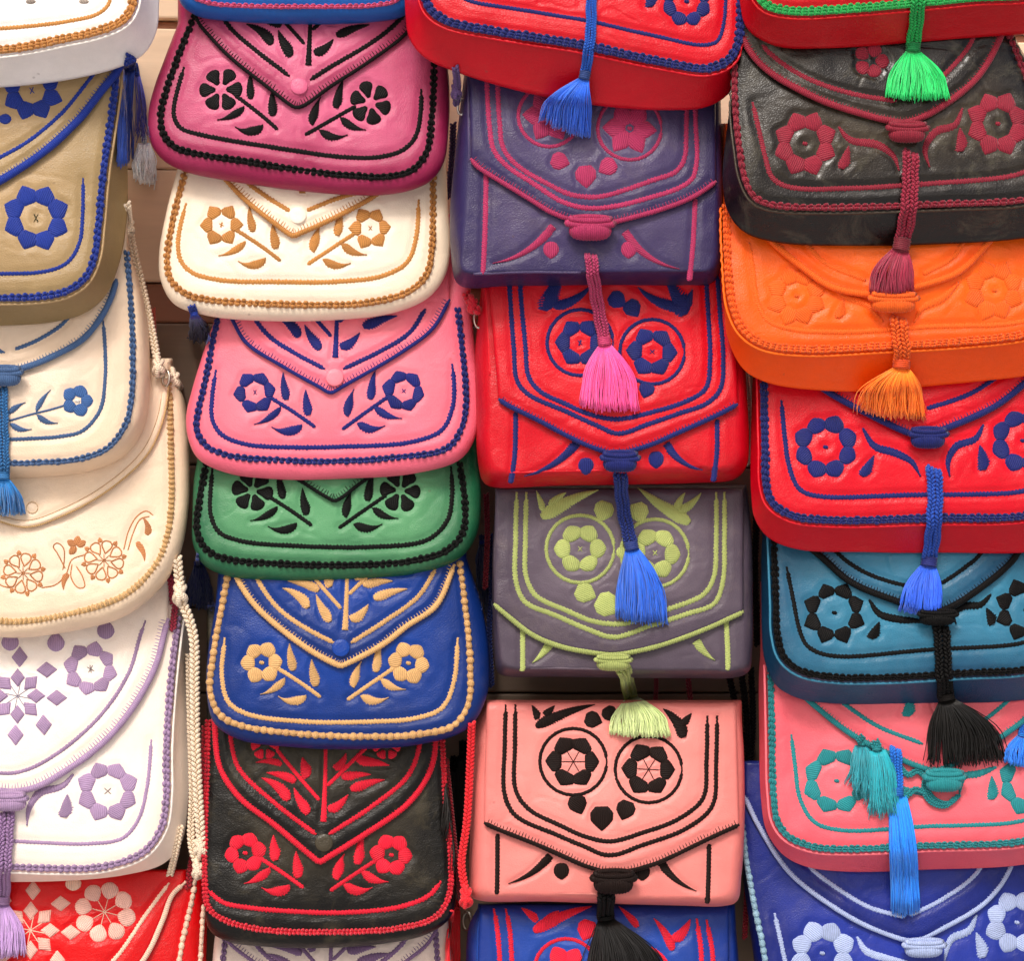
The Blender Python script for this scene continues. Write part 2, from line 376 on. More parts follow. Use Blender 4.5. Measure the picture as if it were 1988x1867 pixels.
        mb.add(v, f, u)
    def line(s, pts, wpx, mat, flap=False, name='stitched_line', **k):
        mb = MB(); s.ribbon(mb, pts, wpx, flap=flap, **k); return mb.out(name, mat, s.root)
    def leafshape(s, mb, a, b, w, bend=0, flap=False, th=.0012, kind='leaf', jag=.22):   # a = pointed tip, b = round end
        j = lambda q: (q[0] + random.uniform(-2.4, 2.4), q[1] + random.uniform(-2.4, 2.4))
        a, b = j(a), j(b); w *= random.uniform(.93, 1.07)
        dx, dy = b[0] - a[0], b[1] - a[1]; l = math.hypot(dx, dy); nx, ny = -dy / l, dx / l
        pts = [(a[0] + dx * t + nx * bend * 4 * t * (1 - t), a[1] + dy * t + ny * bend * 4 * t * (1 - t)) for t in (0, .2, .4, .6, .8, 1)]
        fn = {'leaf': lambda t: w * 1.25 * max(.1, math.sin(math.pi * min(1, t ** 1.35)) ** .75 * (.45 + .65 * t)),
              'drop': lambda t: w * 1.2 * max(.1, (t ** .7) * (1 if t < .66 else math.sqrt(max(0, 1 - ((t - .66) / .345) ** 2))) * 1.3),
              'horn': lambda t: w * max(.08, t ** .8 * (1 if t < .9 else .85)),
              'vine': lambda t: w * (.35 + .65 * math.sin(math.pi * t))}[kind]
        s.ribbon(mb, pts, fn, th=th, flap=flap, step=2.6, jag=jag, slant=.9)
    def leaf(s, parent, a, b, w, mat, **k):
        mb = MB(); s.leafshape(mb, a, b, w, **k); return mb.out('leaf', mat, parent)
    def patch(s, out, mat, parent, name='petal', th=.0011, flap=False, ang=0, jag=.7):
        n = len(out); L = resample(list(out) + [out[0]], step=3.0)[:-1]; n = len(L)
        cx = sum(p[0] for p in L) / n; cy = sum(p[1] for p in L) / n; v = []; f = []; u = []; ca, sa = math.cos(ang), math.sin(ang)
        L = [(x + (x - cx) / max(1, math.hypot(x - cx, y - cy)) * (jag if i % 2 else -jag * .3) * random.random(), y + (y - cy) / max(1, math.hypot(x - cx, y - cy)) * (jag if i % 2 else -jag * .3) * random.random()) for i, (x, y) in enumerate(L)]
        for fr, h in ((1.03, -.2), (.93, .6), (.6, .95)):
            for (x, y) in L:
                X = cx + (x - cx) * fr; Y = cy + (y - cy) * fr; v.append(s.P(X, Y, flap, th * h)); s.held[flap].append((v[-1].x, 0, v[-1].z)); u.append((((X - cx) * ca + (Y - cy) * sa) * s.px, (-(X - cx) * sa + (Y - cy) * ca) * s.px))
        v.append(s.P(cx, cy, flap, th * 1.05)); u.append((0, 0))
        for fr in (0, .22, .4): s.held[flap] += [(cx_[0], 0, cx_[1]) for cx_ in (s.L(cx + (x - cx) * fr, cy + (y - cy) * fr, s.hd * .6 + (s.gap if flap else 0)) for x, y in L[::3])]
        for j in range(2):
            for i in range(n): a = j * n + i; b = j * n + (i + 1) % n; f.append((a, a + n, b + n, b))
        for i in range(n): f.append((2 * n + i, 3 * n, 2 * n + (i + 1) % n))
        return link_mesh(name, v, f, mat, parent, u)
    def petal(s, parent, cx, cy, r0, r1, phi, hw, kind, mat, flap=False, th=.0011):
        o = PET[kind]; c, sn = math.cos(phi), math.sin(phi); L = r1 - r0
        pts = [(r0 + L * t, hw * w) for t, w in o]; pts = pts[:-1] + [pts[-1]] + [(x, -y) for x, y in reversed(pts[:-1])]
        if kind != 'pent' and kind != 'point': pts = catmull(pts, True, 3)
        pts = [(cx + x * c - y * sn, cy + x * sn + y * c) for x, y in pts]
        return s.patch(pts, mat, parent, 'petal', th, flap, phi + (math.pi / 2 if random.random() < .5 else random.uniform(.9, 1.3)))
    def flower(s, cx, cy, Ro, Ri, n, mat, kind='round', rot=0, flap=False, centre='cross', cmat=None, wf=1.0, spokes=False, only=None):
        mb = MB(); cm = cmat or mat
        if centre == 'cross':
            k = Ri * .32
            for a in (.7, 2.2, 1.5)[:random.choice((2, 3))]: a += random.uniform(-.3, .3); s.ribbon(mb, [(cx - k * math.cos(a), cy - k * math.sin(a)), (cx + k * math.cos(a), cy + k * math.sin(a))], 2.2, .0006, flap, 2.5)
        elif centre == 'dot': s.ribbon(mb, [(cx - 5, cy), (cx + 5, cy + 1)], 8, .0012, flap, 2.5)
        elif centre == 'star':
            for i in range(n): a = rot + 2 * math.pi * i / n; s.ribbon(mb, [(cx, cy), (cx + Ri * math.cos(a), cy + Ri * math.sin(a))], 2.0, .0006, flap, 3)
        fo = mb.out('flower', cm, s.root)
        for i in range(n):
            if only and i not in only: continue
            a = rot + 2 * math.pi * (i + random.uniform(-.04, .04)) / n; hw = (Ri * .3 + Ro * .7) * math.sin(math.pi / n) * (1.0 if kind in ('round', 'pent') else .93) * wf
            s.petal(fo, cx, cy, Ri, Ro * random.uniform(.96, 1.04), a, hw * random.uniform(.93, 1.04), kind, mat, flap)
        return fo
    def circle(s, cx, cy, r, wpx, mat, flap=True, ry=None):
        mb = MB(); s.ribbon(mb, [(cx + r * math.cos(a / 24 * 2 * math.pi), cy + (ry or r) * math.sin(a / 24 * 2 * math.pi)) for a in range(25)], wpx, flap=flap, smooth=False, th=.0009); return mb.out('stitched_ring', mat, s.root)
    def braid(s, pts, wpx, pitch, mat, style='double', flap=False, closed_top=None, e=.0003, under=None):
        p = resample(catmull(pts), step=pitch); mb = MB()
        s.ribbon(mb, pts, wpx * .8, th=.0006, flap=flap, step=6, jag=0, e0=0); tr = mb.out('braid_trim', mat, s.root)
        key = ('K', style); kmat = thread(*[q for q in mat['key']][:1], per=.17) if 'key' in mat else mat; me = _m.get((key, mat.name))
        if not me:
            k = MB(); X, Y, Z = Vector((1, 0, 0)), Vector((0, 1, 0)), Vector((0, 0, 1))
            if style == 'double':
                for sg in (-1, 1): k.add(*ellipsoid(Vector((.06 * sg, sg * .25, 0)), X * .43, Y * .28, Z * .42, 8, 5))
            elif style == 'triple':
                for q in (-1, 0, 1): k.add(*ellipsoid(Vector((.08 * q, q * .33, 0)), X * .44, Y * .19, Z * .36, 8, 4))
            elif style == 'bead': k.add(*ellipsoid(Vector((0, 0, 0)), X * .5, Y * .5, Z * .46, 9, 6)); 
            elif style == 'bar': k.add(*ellipsoid(Vector((0, 0, 0)), X * .36, Y * .5, Z * .4, 8, 5))
            elif style == 'hook':
                k.add(*ellipsoid(Vector((0, .12, 0)), (X * .8 + Y * .55) * .42, (X * -.5 + Y * .8) * .3, Z * .4, 8, 5)); k.add(*ellipsoid(Vector((0, -.25, -.05)), (X * .8 - Y * .6) * .36, (X * .5 + Y * .8) * .22, Z * .34, 8, 4))
            o = k.out('knot', kmat); me = o.data; bpy.data.objects.remove(o); _m[(key, mat.name)] = me
        for i in range(len(p)):
            a = p[max(i - 1, 0)]; b = p[min(i + 1, len(p) - 1)]
            q = s.P(p[i][0] + random.uniform(-.5, .5), p[i][1] + random.uniform(-.5, .5), flap, e); qa = s.P(*a, flap, e); qb = s.P(*b, flap, e); t = (qb - qa).normalized()
            nn = Vector((0, -1, 0)); bb = nn.cross(t).normalized(); nn = t.cross(bb).normalized()
            j = random.uniform(.84, 1.1); lp = pitch * s.px * 1.06 * random.uniform(.92, 1.06); wp = wpx * s.px * j
            ang = random.gauss(0, .12); t2 = t * math.cos(ang) + bb * math.sin(ang); b2 = nn.cross(t2)
            M = Matrix(((t2.x * lp, b2.x * wp, nn.x * .0052 * j, q.x), (t2.y * lp, b2.y * wp, nn.y * .0052 * j, q.y), (t2.z * lp, b2.z * wp, nn.z * .0052 * j, q.z), (0, 0, 0, 1)))
            k = bpy.data.objects.new('knot', me); C.objects.link(k); k.parent = tr; k.matrix_local = M
        return tr
    def binding(s, r, mat, teeth=True, inward=1, tl=7, E=None, name='edge_binding', tsp=6.5, flat=.85, wob=.06):
        E = E or s.Epx; p = resample(catmull(E), step=3.4); mb = MB(); rm = r * s.px
        path = [s.P(u, v, True, -.0008) for u, v in p]
        k0 = random.random() * 9
        mb.add(*tube(path, rm, 9, flat=flat, rf=lambda t, i: (1 + wob * (1 if i % 2 else -1) + .08 * noise.noise(Vector((i * .13, k0, 0)))) * (1 if .012 < t < .988 else .6)))
        if teeth:
            q = resample(catmull(E), step=tsp)
            for i in range(1, len(q) - 1):
                dx, dy = q[i + 1][0] - q[i - 1][0], q[i + 1][1] - q[i - 1][1]; l = math.hypot(dx, dy); nx, ny = dy / l * inward, -dx / l * inward
                L = tl * random.uniform(.7, 1.25); u, v = q[i]; sh = random.uniform(-1, 1)
                s.ribbon(mb, [(u + nx * r * .5, v + ny * r * .5), (u + nx * (r + L) + sh, v + ny * (r + L) + sh)], 2.0, .0005, True, 4, jag=0)
        return mb.out(name, mat, s.root)
    def button(s, u, v, r, mat):
        c = s.P(u, v, True, .0010); rm = r * s.px; vv = []; f = []; n = 28
        prof = [(1.0, -.0015), (1.01, .0005), (.96, .0009), (.90, .0009), (.84, .0011), (.5, .0012)]
        for fr, h in prof:
            for i in range(n): a = 2 * math.pi * i / n; vv.append(c + Vector((math.cos(a) * rm * fr, -h, math.sin(a) * rm * fr)))
        vv.append(c + Vector((0, -.0012, 0)))
        for j in range(len(prof) - 1):
            for i in range(n): a = j * n + i; b = j * n + (i + 1) % n; f.append((a, a + n, b + n, b))
        k = (len(prof) - 1) * n
        for i in range(n): f.append((k + i, len(vv) - 1, k + (i + 1) % n))
        return link_mesh('snap_button', vv, f, mat, s.root, None, True, [.3] * len(vv))
    def quilt(s, A=.0010):
        from mathutils.kdtree import KDTree
        for v, cnt, flap, ob in s.skins:
            P_ = s.held[flap]
            if not P_: continue
            kd = KDTree(len(P_))
            for i, p in enumerate(P_): kd.insert(p, i)
            kd.balance(); co = []
            for i, p in enumerate(v):
                if i >= cnt: co += [p.x, p.y, p.z]; continue
                d = kd.find((p.x, 0, p.z))[2]; t = min(max((d - .0003) / .0030, 0), 1); t = t * t * (3 - 2 * t)
                far = 1 - .35 * min(d / .02, 1); x, z = p.x, p.z
                cr = noise.noise(Vector((x * 16 + s.seed, z * 27, 3 if flap else 8))) + .35 * noise.noise(Vector((x * 50, z * 60, s.seed)))
                cr = -max(0, 1 - abs(cr - .12) / .07) * .0005
                w = .00035 * noise.noise(Vector((x * 75, z * 75, s.seed + 2)))
                co += [p.x, p.y - (t * far * A + t * (w + cr * (noise.noise(Vector((x * 12, z * 12, s.seed))) > 0))), p.z]
            ob.data.vertices.foreach_set('co', co); ob.data.update()
    def toggle(s, u, v, wpx, hpx, mat, rot=0, loop=True, e=.003, dia=.5):
        c = s.P(u, v, True, e); hw = wpx / 2 * s.px; hh = hpx / 2 * s.px; mb = MB(); ca, sa = math.cos(rot), math.sin(rot)
        ax = Vector((ca, 0, -sa)); az = Vector((sa, 0, ca)); ay = Vector((0, -1, 0)); n = 14; m = 26; vv = []; f = []; uu = []
        for i in range(m + 1):
            t = -1 + 2 * i / m; rr = max(.02, (1 - abs(t) ** 3.2)) ** .45 * (1 + (.045 if i % 2 else -.045)); 
            for k in range(n):
                a = 2 * math.pi * k / n; vv.append(c + ax * t * hw + az * math.cos(a) * hh * rr + ay * math.sin(a) * max(hh * .9, .005) * rr); uu.append((t * hw, a * hh))
        for i in range(m):
            for k in range(n): a = i * n + k; b = i * n + (k + 1) % n; f.append((a, b, b + n, a + n))
        f.append(tuple(range(n))); f.append(tuple(m * n + k for k in reversed(range(n))))
        mb.add(vv, f, uu)
        if loop: mb.add(*ellipsoid(c + az * hh * .78 + ay * .001, ax * hw * .95, az * hh * .55, ay * .0042, 14, 8))
        if loop:                              # the cord loop that hooks over the toggle
            for k, (du, dz, rr) in enumerate(((1.08, .62, .34), (.92, 1.05, .30))):
                pa = [c + ax * hw * du * math.cos(a) + az * hh * (dz + .26 * math.sin(a)) + ay * (.0035 + .001 * k) * (1 if math.sin(a) < .2 else .5) for a in [math.pi * 2 * i / 28 for i in range(28)]]
                mb.add(*tube(pa, hh * rr, 7, closed=True))
        return mb.out('toggle', mat, s.root)
    def ring(s, u, v, r, d=None):
        c = s.I @ W(u, v, d if d else hitd(u, v) + .004); rm = r * s.px; mb = MB()
        mb.add(*tube([c + Vector((.45 * rm * math.cos(a), -.3 * rm * math.cos(a), rm * math.sin(a))) for a in [i / 20 * 2 * math.pi for i in range(20)]], .0009, 7, closed=True)); return mb.out('strap_ring', metal(), s.root)
    # a tassel: cord of two plaits, wound collar, skirt of threads. path = measured points of the cord
    def tassel(s, path, cw, skirt, cmat, smat=None, colmat=None, n=190, sr=.00042, top=.45, collar=True, cstyle=2, wild=1.0, cl=16, d0=None, emerge=True):
        smat = smat or cmat; colmat = colmat or cmat; vd = s.I.to_3x3() @ Vector((0, -1, 0))
        p = resample(catmull(path), step=6) if len(path) > 1 else list(path)
        rm = cw / 2 * s.px; hits = [hitd(u, v) + rm * .75 for u, v in p]; d = list(hits)
        if d0: d[0] = d0
        for it in range(60):
            for i in range(1, len(d) - 1): d[i] = max(hits[i], (d[i - 1] + d[i + 1]) / 2 - .00005)
        if emerge and len(d) > 4: d[0] = hits[0] - .006; d[1] = min(d[1], hits[1] - .001)
        pts = [s.I @ W(u, v, dd) for (u, v), dd in zip(p, d)]
        (u0, v0) = p[-1]; dd = d[-1]
        # collar
        mb = MB(); (bl, vl), (br, vr), = skirt; mu, mv = (bl + br) / 2, (vl + vr) / 2; dx, dy = mu - u0, mv - v0; L = math.hypot(dx, dy); dx /= L; dy /= L
        if len(p) > 3: dx2, dy2 = p[-1][0] - p[-4][0], p[-1][1] - p[-4][1]; l2 = math.hypot(dx2, dy2) or 1; ex, ey = (dx + dx2 / l2) / 2, (dy + dy2 / l2) / 2
        else: ex, ey = dx, dy
        c1 = (u0 + ex * cl, v0 + ey * cl); cp = [s.I @ W(u0 + ex * cl * t, v0 + ey * cl * t, dd + .0005) for t in [i / 7 for i in range(8)]]
        mb.add(*tube(cp, cw * .5 * s.px, 12, up=vd, flat=.75, rf=lambda t, i: 1 + (.07 if i % 2 else -.05)))
        tas = mb.out('tassel', colmat, s.root)
        if len(pts) > 2:
            mb = MB()
            if cstyle == 2:
                for sg in (-1, 1):
                    q = []
                    for i, a in enumerate(pts):
                        t = (pts[min(i + 1, len(pts) - 1)] - pts[max(i - 1, 0)]).normalized(); sd_ = t.cross(vd).normalized(); q.append(a + sd_ * sg * rm * (.5 + .06 * math.sin(i * .9 + sg)) + vd * (.0006 * math.sin(i * .7 + sg)))
                    plait(mb, [tuple(x) for x in q], rm * .5, rm * .5, vd)
            else: plait(mb, [tuple(x) for x in pts], rm, rm * 1.0, vd)
            mb.out('cord', cmat, tas)
        # skirt threads
        smat = floss(smat['key'][0]); n = int(n * 1.35); sr *= .86; top += .12
        mb = MB(); px_, py_ = br - bl, vr - vl; half = cw * top; nx, ny = -ey, ex
        cl_ = [random.uniform(-1, 1) for _ in range(14)]
        for i in range(n):
            a = random.uniform(-1, 1); lay = random.random(); wl = wild * (2.4 if random.random() < .06 else 1); c = cl_[int((a + 1) / 2 * 13.99)]
            b = a * .98 + random.gauss(0, .045) * wl; ln = 1 + random.gauss(0, .03) * wild - .05 * abs(a) ** 2
            bu = mu + px_ / 2 * b; bv = mv + py_ / 2 * b
            su, sv = c1[0] + nx * -a * half * .8, c1[1] + ny * -a * half * .8
            bu = su + (bu - su) * ln; bv = sv + (bv - sv) * ln; q = []; ph = random.random() * 6.3; am = random.uniform(.3, 3.6) * wild ** .5
            K = 9; zf = .0016 + .0075 * lay * (1 - a * a) ** .5
            for k in range(K + 1):
                t = k / K; bl_ = t ** .8 if abs(a) < .3 else t
                fl = math.sin(min(1, t * 1.55) * math.pi * .5)          # bulges out early, then falls straight
                u = su + (bu - su) * (.72 * fl + .28 * t) + (math.sin(ph + t * 6.5) * am + math.sin(c * 9 + t * 4.2) * 2.6 * wild ** .5) * t + c * 3.2 * wild ** .5 * t; v = sv + (bv - sv) * t + math.cos(ph + t * 4) * am * .4 * t
                h = hitd(u, v); dq = max(dd * (1 - t) + (h) * t, h) + .0008 + zf * math.sin(min(1, t * 1.6) * math.pi / 2)
                q.append(s.I @ W(u, v, dq))
            mb.add(*tube(q, sr, 3, up=vd, rf=lambda t, i: 1.15 - .3 * t))
        sk = mb.out('thread_skirt', smat, tas, True); sk['kind'] = 'stuff'
        return tas

GRID = {}
def build_bvh():
    global BVH
    v = []; f = []
    for a, b in BODIES:
        k = len(v); v += [tuple(q) for q in a]; f += [tuple(i + k for i in q) for q in b]
    BVH = BVHTree.FromPolygons(v, f); GRID.clear()
def hitd(u, v):
    k = (round(u / 2), round(v / 2))
    if k not in GRID:
        h = BVH.ray_cast(CAMPOS, ray(k[0] * 2, k[1] * 2)); GRID[k] = max(-h[0].y, 0) if h[0] else 0.0
    return GRID[k]
# ------------------------------------------------------------------ the setting: a wall of painted boards, an unseen ground added to bounce light
def structure(o): o['kind'] = 'structure'; return o
def board(v0, v1, mat, proud=0.0, x0=-1.6, x1=1.6):
    za, zb = W(994, v1, 0).z, W(994, v0, 0).z; y = -proud; mb = MB(); c = .0016; nx = 60
    prof = [(0.02, za), (y + c, za), (y + c * .3, za + c * .3), (y, za + c), (y, zb - c), (y + c * .3, zb - c * .3), (y + c, zb), (.02, zb)]
    v = []; f = []
    for i in range(nx + 1):
        x = x0 + (x1 - x0) * i / nx
        for (a, b) in prof: v.append((x, a + .0006 * noise.noise(Vector((x * 9, b * 30, v0))), b + .0007 * noise.noise(Vector((x * 13, b, v0)))))
    k = len(prof)
    for i in range(nx):
        for j in range(k - 1): a = i * k + j; f.append((a, a + 1, a + k + 1, a + k))
    return link_mesh('board', v, f, mat, wall, None, False)
tan, red_b, shade_grey_b = '#ecd0b0', '#9c6c54', '#7e6856'  # lower boards: grey-brown, darkened further to paint contact shadow into the gaps
wall = structure(link_mesh('wall', [(-1.6, .022, -1.3), (1.6, .022, -1.3), (1.6, .022, 1.3), (-1.6, .022, 1.3), (-1.6, .06, -1.3), (1.6, .06, -1.3), (1.6, .06, 1.3), (-1.6, .06, 1.3)],
     [(0, 1, 2, 3), (4, 7, 6, 5), (0, 4, 5, 1), (3, 2, 6, 7), (0, 3, 7, 4), (1, 5, 6, 2)], wood('#6a4a38'), None, None, False))
for v0, v1, c, pr in ((-2200, -1600, tan, 0), (-1597, -1000, tan, 0), (-997, -500, tan, 0), (-497, 46, tan, 0), (48, 63, red_b, -.006), (65, 336, tan, 0), (338.5, 554, tan, 0), (556.5, 632, red_b, -.003), (634.5, 905, shade_grey_b, 0),
                      (907.5, 1180, shade_grey_b, 0), (1182.5, 1345, shade_grey_b, 0), (1347.5, 1600, shade_grey_b, 0), (1602.5, 1900, shade_grey_b, 0), (1903, 2500, shade_grey_b, 0), (2503, 3100, shade_grey_b, 0), (3103, 3700, shade_grey_b, 0)):
    board(v0, v1, wood(c), pr)
gm = bpy.data.materials.new('bounce_ground'); gn, gl, gp = nodes(gm)
tx = N(gn, 'ShaderNodeTexNoise'); tx.inputs['Scale'].default_value = 9; tx.inputs['Detail'].default_value = 8
cr = N(gn, 'ShaderNodeMapRange'); cr.inputs[3].default_value = .46; cr.inputs[4].default_value = .6; gl.new(tx.outputs[0], cr.inputs[0]); gl.new(cr.outputs[0], gp.inputs['Base Color']); gp.inputs['Roughness'].default_value = .85
structure(link_mesh('bounce_ground', [(-40, .05, -1.3), (-40, -60, -1.3), (40, -60, -1.3), (40, .05, -1.3)], [(0, 1, 2, 3)], gm, None, None, False))  # out of view, added and kept pale to throw light up onto bag undersides

LATE = []
GC1, GC2, GC3, GC4 = 'bags in the left column', 'flap bags in the second column', 'boxy bags in the third column', 'tasselled bags in the right column'

# ------------------------------------------------------------------ second column: saddle bags with a pointed flap and a snap
def shift(p, du, dv): return [(a + du, b + dv) for a, b in p]
SPR_L = [((549, 724), (559, 776), 11, 3, 'drop'), ((594, 756), (604, 806), 12, 3, 'drop'), ((492, 822), (543, 792), 10, 6, 'leaf'), ((528, 830), (584, 824), 12, 11, 'leaf')]
SPR_R = [((729, 722), (722, 779), 11, 3, 'drop'), ((689, 758), (678, 812), 13, 4, 'leaf'), ((781, 812), (727, 793), 11, -5, 'leaf'), ((748, 826), (692, 824), 12, -8, 'leaf')]
TREE = [((490, 768), (645, 772), 12, -6), ((548, 820), (722, 862), 16, -4), ((757, 730), (792, 852), 20, 3), ((528, 856), (678, 972), 19, -9), ((705, 903), (790, 1038), 19, 6), ((1245, 775), (1060, 750), 17, 3), ((1000, 705), (932, 808), 18, -5),
        ((1138, 825), (978, 852), 17, 5), ((1215, 858), (1030, 925), 18, 6), ((1008, 948), (908, 1038), 18, -5)]
def saddle(label, d, S, B, line, E, Ei, but, lf, rf, top, colours, th, knot, tl=7, tip=None, pet='round', hole=.38, Rf=40, Ro=None, fl_thr=None, tree=True, bind='whip', depth=.010, tilt=7, rough=.42, mott=.25, wear=0, petn=6, wearc='#b8a890', bw=12, pitch=12, leafw=1.0, buttoncol=None, spread=(.25, .95), centre='cross', group=GC2, br=4.2, dome=.006):
    b = Bag('saddle_bag', label, group, 640, sum(p[1] for p in S) / len(S), d, tilt)
    mat = leather(colours[0], colours[1], rough, mott, wear, wearc, spread); T = thread(th)
    b.body(S, B, top, mat, depth=depth, back=.011, prof=2.2, dome=dome)
    b.braid(B, bw, pitch, T, knot)
    if line: b.line(line, 9.5, T, jag=.45)
    b.flap(E, top)
    for e in Ei: b.line(e, 9.5, T, True, jag=.42)
    b.binding(br, T, teeth=True, tl=tl, wob=.12 if bind == 'whip' else .03)
    if but: b.button(but[0], but[1], 17, leather(buttoncol or colours[0], None, .35))
    # the two flower sprigs, drawn on the pink and blue bag and moved to this one
    if lf:
        for cen, ref, leaves, stem in ((lf, (495, 762), SPR_L, ((521, 770), (612, 829))), (rf, (784, 760), SPR_R, ((757, 769), (664, 834)))):
            an = math.atan2(rf[1] - lf[1], rf[0] - lf[0]) + .007; ca, sa = math.cos(an), math.sin(an); sc = (rf[0] - lf[0]) / 289
            def tr(p): x, y = (p[0] - ref[0]) * sc, (p[1] - ref[1]) * sc; return (cen[0] + x * ca - y * sa, cen[1] + x * sa + y * ca)
            st = b.line([tr(stem[0]), tr(((stem[0][0] + stem[1][0]) / 2 + 1, (stem[0][1] + stem[1][1]) / 2 - 1)), tr(stem[1])], 8.5, T, name='stem', jag=.3)
            for a, e, wd, bend, kd in leaves: b.leaf(st, tr(a), tr(e), wd * leafw * 1.5, T, bend=bend, kind=kd)
            b.flower(cen[0], cen[1], Rf, Rf * hole, petn, T, pet, rot=random.uniform(-.2, .2) + an, centre=centre, wf=1.0)
    if tree:
        ox, oy = tree
        k = .348
        def tt(p): return (ox + (p[0] - 875) * k, oy + (p[1] - 1095) * k)
        mb = MB(); b.ribbon(mb, [tt((885, 640)), tt((882, 850)), tt((872, 1095))], lambda t: 8 + 6 * t ** 3, flap=True); b.ribbon(mb, [tt((610, 690)), tt((740, 850)), tt((850, 975))], 8.5, flap=True); b.ribbon(mb, [tt((1110, 680)), tt((990, 800)), tt((893, 895))], 8.5, flap=True)
        st = mb.out('stem', T, b.root)
        for a, e, wd, bend in TREE: b.leaf(st, tt(a), tt(e), wd * 1.0, T, bend=bend * .6, kind='drop', flap=True)
        for q in ((545, 668), (1225, 672)): b.flower(*tt(q), 27, 10, 6, T, 'club', flap=True, centre='none')
    return b
def vflap(tip, l, r): return l + [(tip[0] - 9, tip[1] - 5), (tip[0], tip[1]), (tip[0] + 9, tip[1] - 5)] + r

saddle('blue bag cut off by the top edge, pink stitching just showing above its rounded bottom', .166,
       [(346, -40), (350, 5), (378, 28), (434, 38), (608, 45), (730, 40), (788, 28), (815, 0), (822, -40)], [(366, -60), (372, -14), (400, 0), (440, 5), (600, 9), (730, 5), (775, -8), (795, -60)], None,
       vflap((585, -70), [(400, -330), (470, -150)], [(700, -150), (770, -330)]), [], None, None, None, -420, ('#1d63b8', '#1556a8'), '#d8507e', 'double', tree=None, depth=.012, bw=9)

A = saddle('magenta pink flap bag embroidered in black, below the blue bag', .149,
       [(345, 50), (322, 110), (300, 170), (288, 223), (291, 272), (312, 307), (350, 330), (434, 349), (573, 369), (680, 378), (745, 378), (800, 369), (838, 350), (862, 315), (871, 250), (873, 180), (868, 110)],
       [(376, 32), (343, 115), (320, 180), (311, 222), (317, 258), (340, 283), (385, 297), (469, 310), (573, 327), (680, 338), (755, 339), (802, 326), (829, 290), (838, 230), (842, 170), (843, 110)],
       [(357, 128), (340, 190), (337, 222), (350, 246), (390, 260), (469, 276), (573, 292), (665, 303), (735, 303), (782, 289), (806, 264), (817, 215), (818, 170)],
       [(375, 0), (383, 37), (413, 76), (455, 119), (517, 168), (562, 203), (575, 209), (590, 205), (643, 168), (712, 123), (782, 68), (805, 40)],
       [[(424, 20), (450, 58), (505, 107), (562, 151)], [(602, 158), (650, 128), (720, 85), (765, 48), (790, 20)]], (581, 171), (429, 174), (719, 200), -120,
       ('#d8648a', '#921a48'), '#0a0708', 'double', tree=(600, 130), pet='club', hole=.3, centre='none', spread=(.3, 1.0), bw=15, pitch=12.5)
saddle('plain cream flap bag with tan embroidery, between the magenta bag and the rosy bag', .132,
       [(348, 320), (336, 362), (324, 410), (309, 494), (312, 545), (338, 591), (399, 613), (503, 623), (643, 622), (764, 608), (834, 577), (866, 532), (874, 480), (871, 418), (866, 324)],
       [(360, 330), (340, 405), (325, 480), (323, 508), (332, 543), (361, 569), (416, 581), (503, 587), (608, 590), (712, 586), (792, 564), (828, 531), (838, 487), (841, 418), (841, 330)],
       [(361, 393), (349, 440), (345, 473), (350, 503), (372, 527), (427, 542), (538, 547), (660, 546), (747, 533), (791, 507), (809, 455), (813, 386)],
       [(420, 325), (440, 350), (486, 397), (540, 440), (561, 455), (570, 459), (580, 455), (660, 418), (730, 378), (790, 322)],
       [[(455, 325), (476, 351), (515, 382), (563, 412)], [(596, 411), (650, 389), (702, 372), (750, 340)]], (578, 421), (430, 437), (719, 444), 150,
       ('#fff0dc', '#f8e2c8'), '#bd8040', 'double', tree=(588, 378), pet='point', hole=.44, mott=.12, bw=15, pitch=12, br=5.5)
saddle('rosy pink flap bag with blue embroidery and a bright blue flap edge', .116,
       [(428, 600), (412, 640), (394, 690), (372, 760), (361, 812), (366, 855), (385, 892), (440, 919), (534, 931), (673, 930), (812, 919), (896, 891), (926, 842), (933, 775), (924, 690), (914, 600)],
       [(428, 600), (413, 660), (400, 730), (386, 790), (381, 830), (398, 862), (440, 882), (534, 891), (649, 894), (777, 886), (868, 869), (894, 836), (905, 787), (900, 700), (889, 600)],
       [(419, 717), (411, 775), (411, 810), (426, 839), (471, 860), (569, 867), (673, 866), (795, 858), (858, 834), (879, 790), (882, 750), (878, 706)],
       [(440, 595), (454, 625), (478, 665), (551, 713), (620, 752), (642, 763), (664, 752), (777, 686), (840, 637), (873, 580)],
       [[(485, 600), (499, 626), (525, 656), (575, 689), (631, 719)], [(666, 719), (742, 682), (795, 647), (826, 600)]], (650, 736), (495, 762), (784, 760), 420,
       ('#ff8494', '#ee6a82'), '#101a6c', 'double', tree=(652, 697), pet='pent', hole=.46, mott=.14, bw=14, pitch=12.5, bind='smooth')
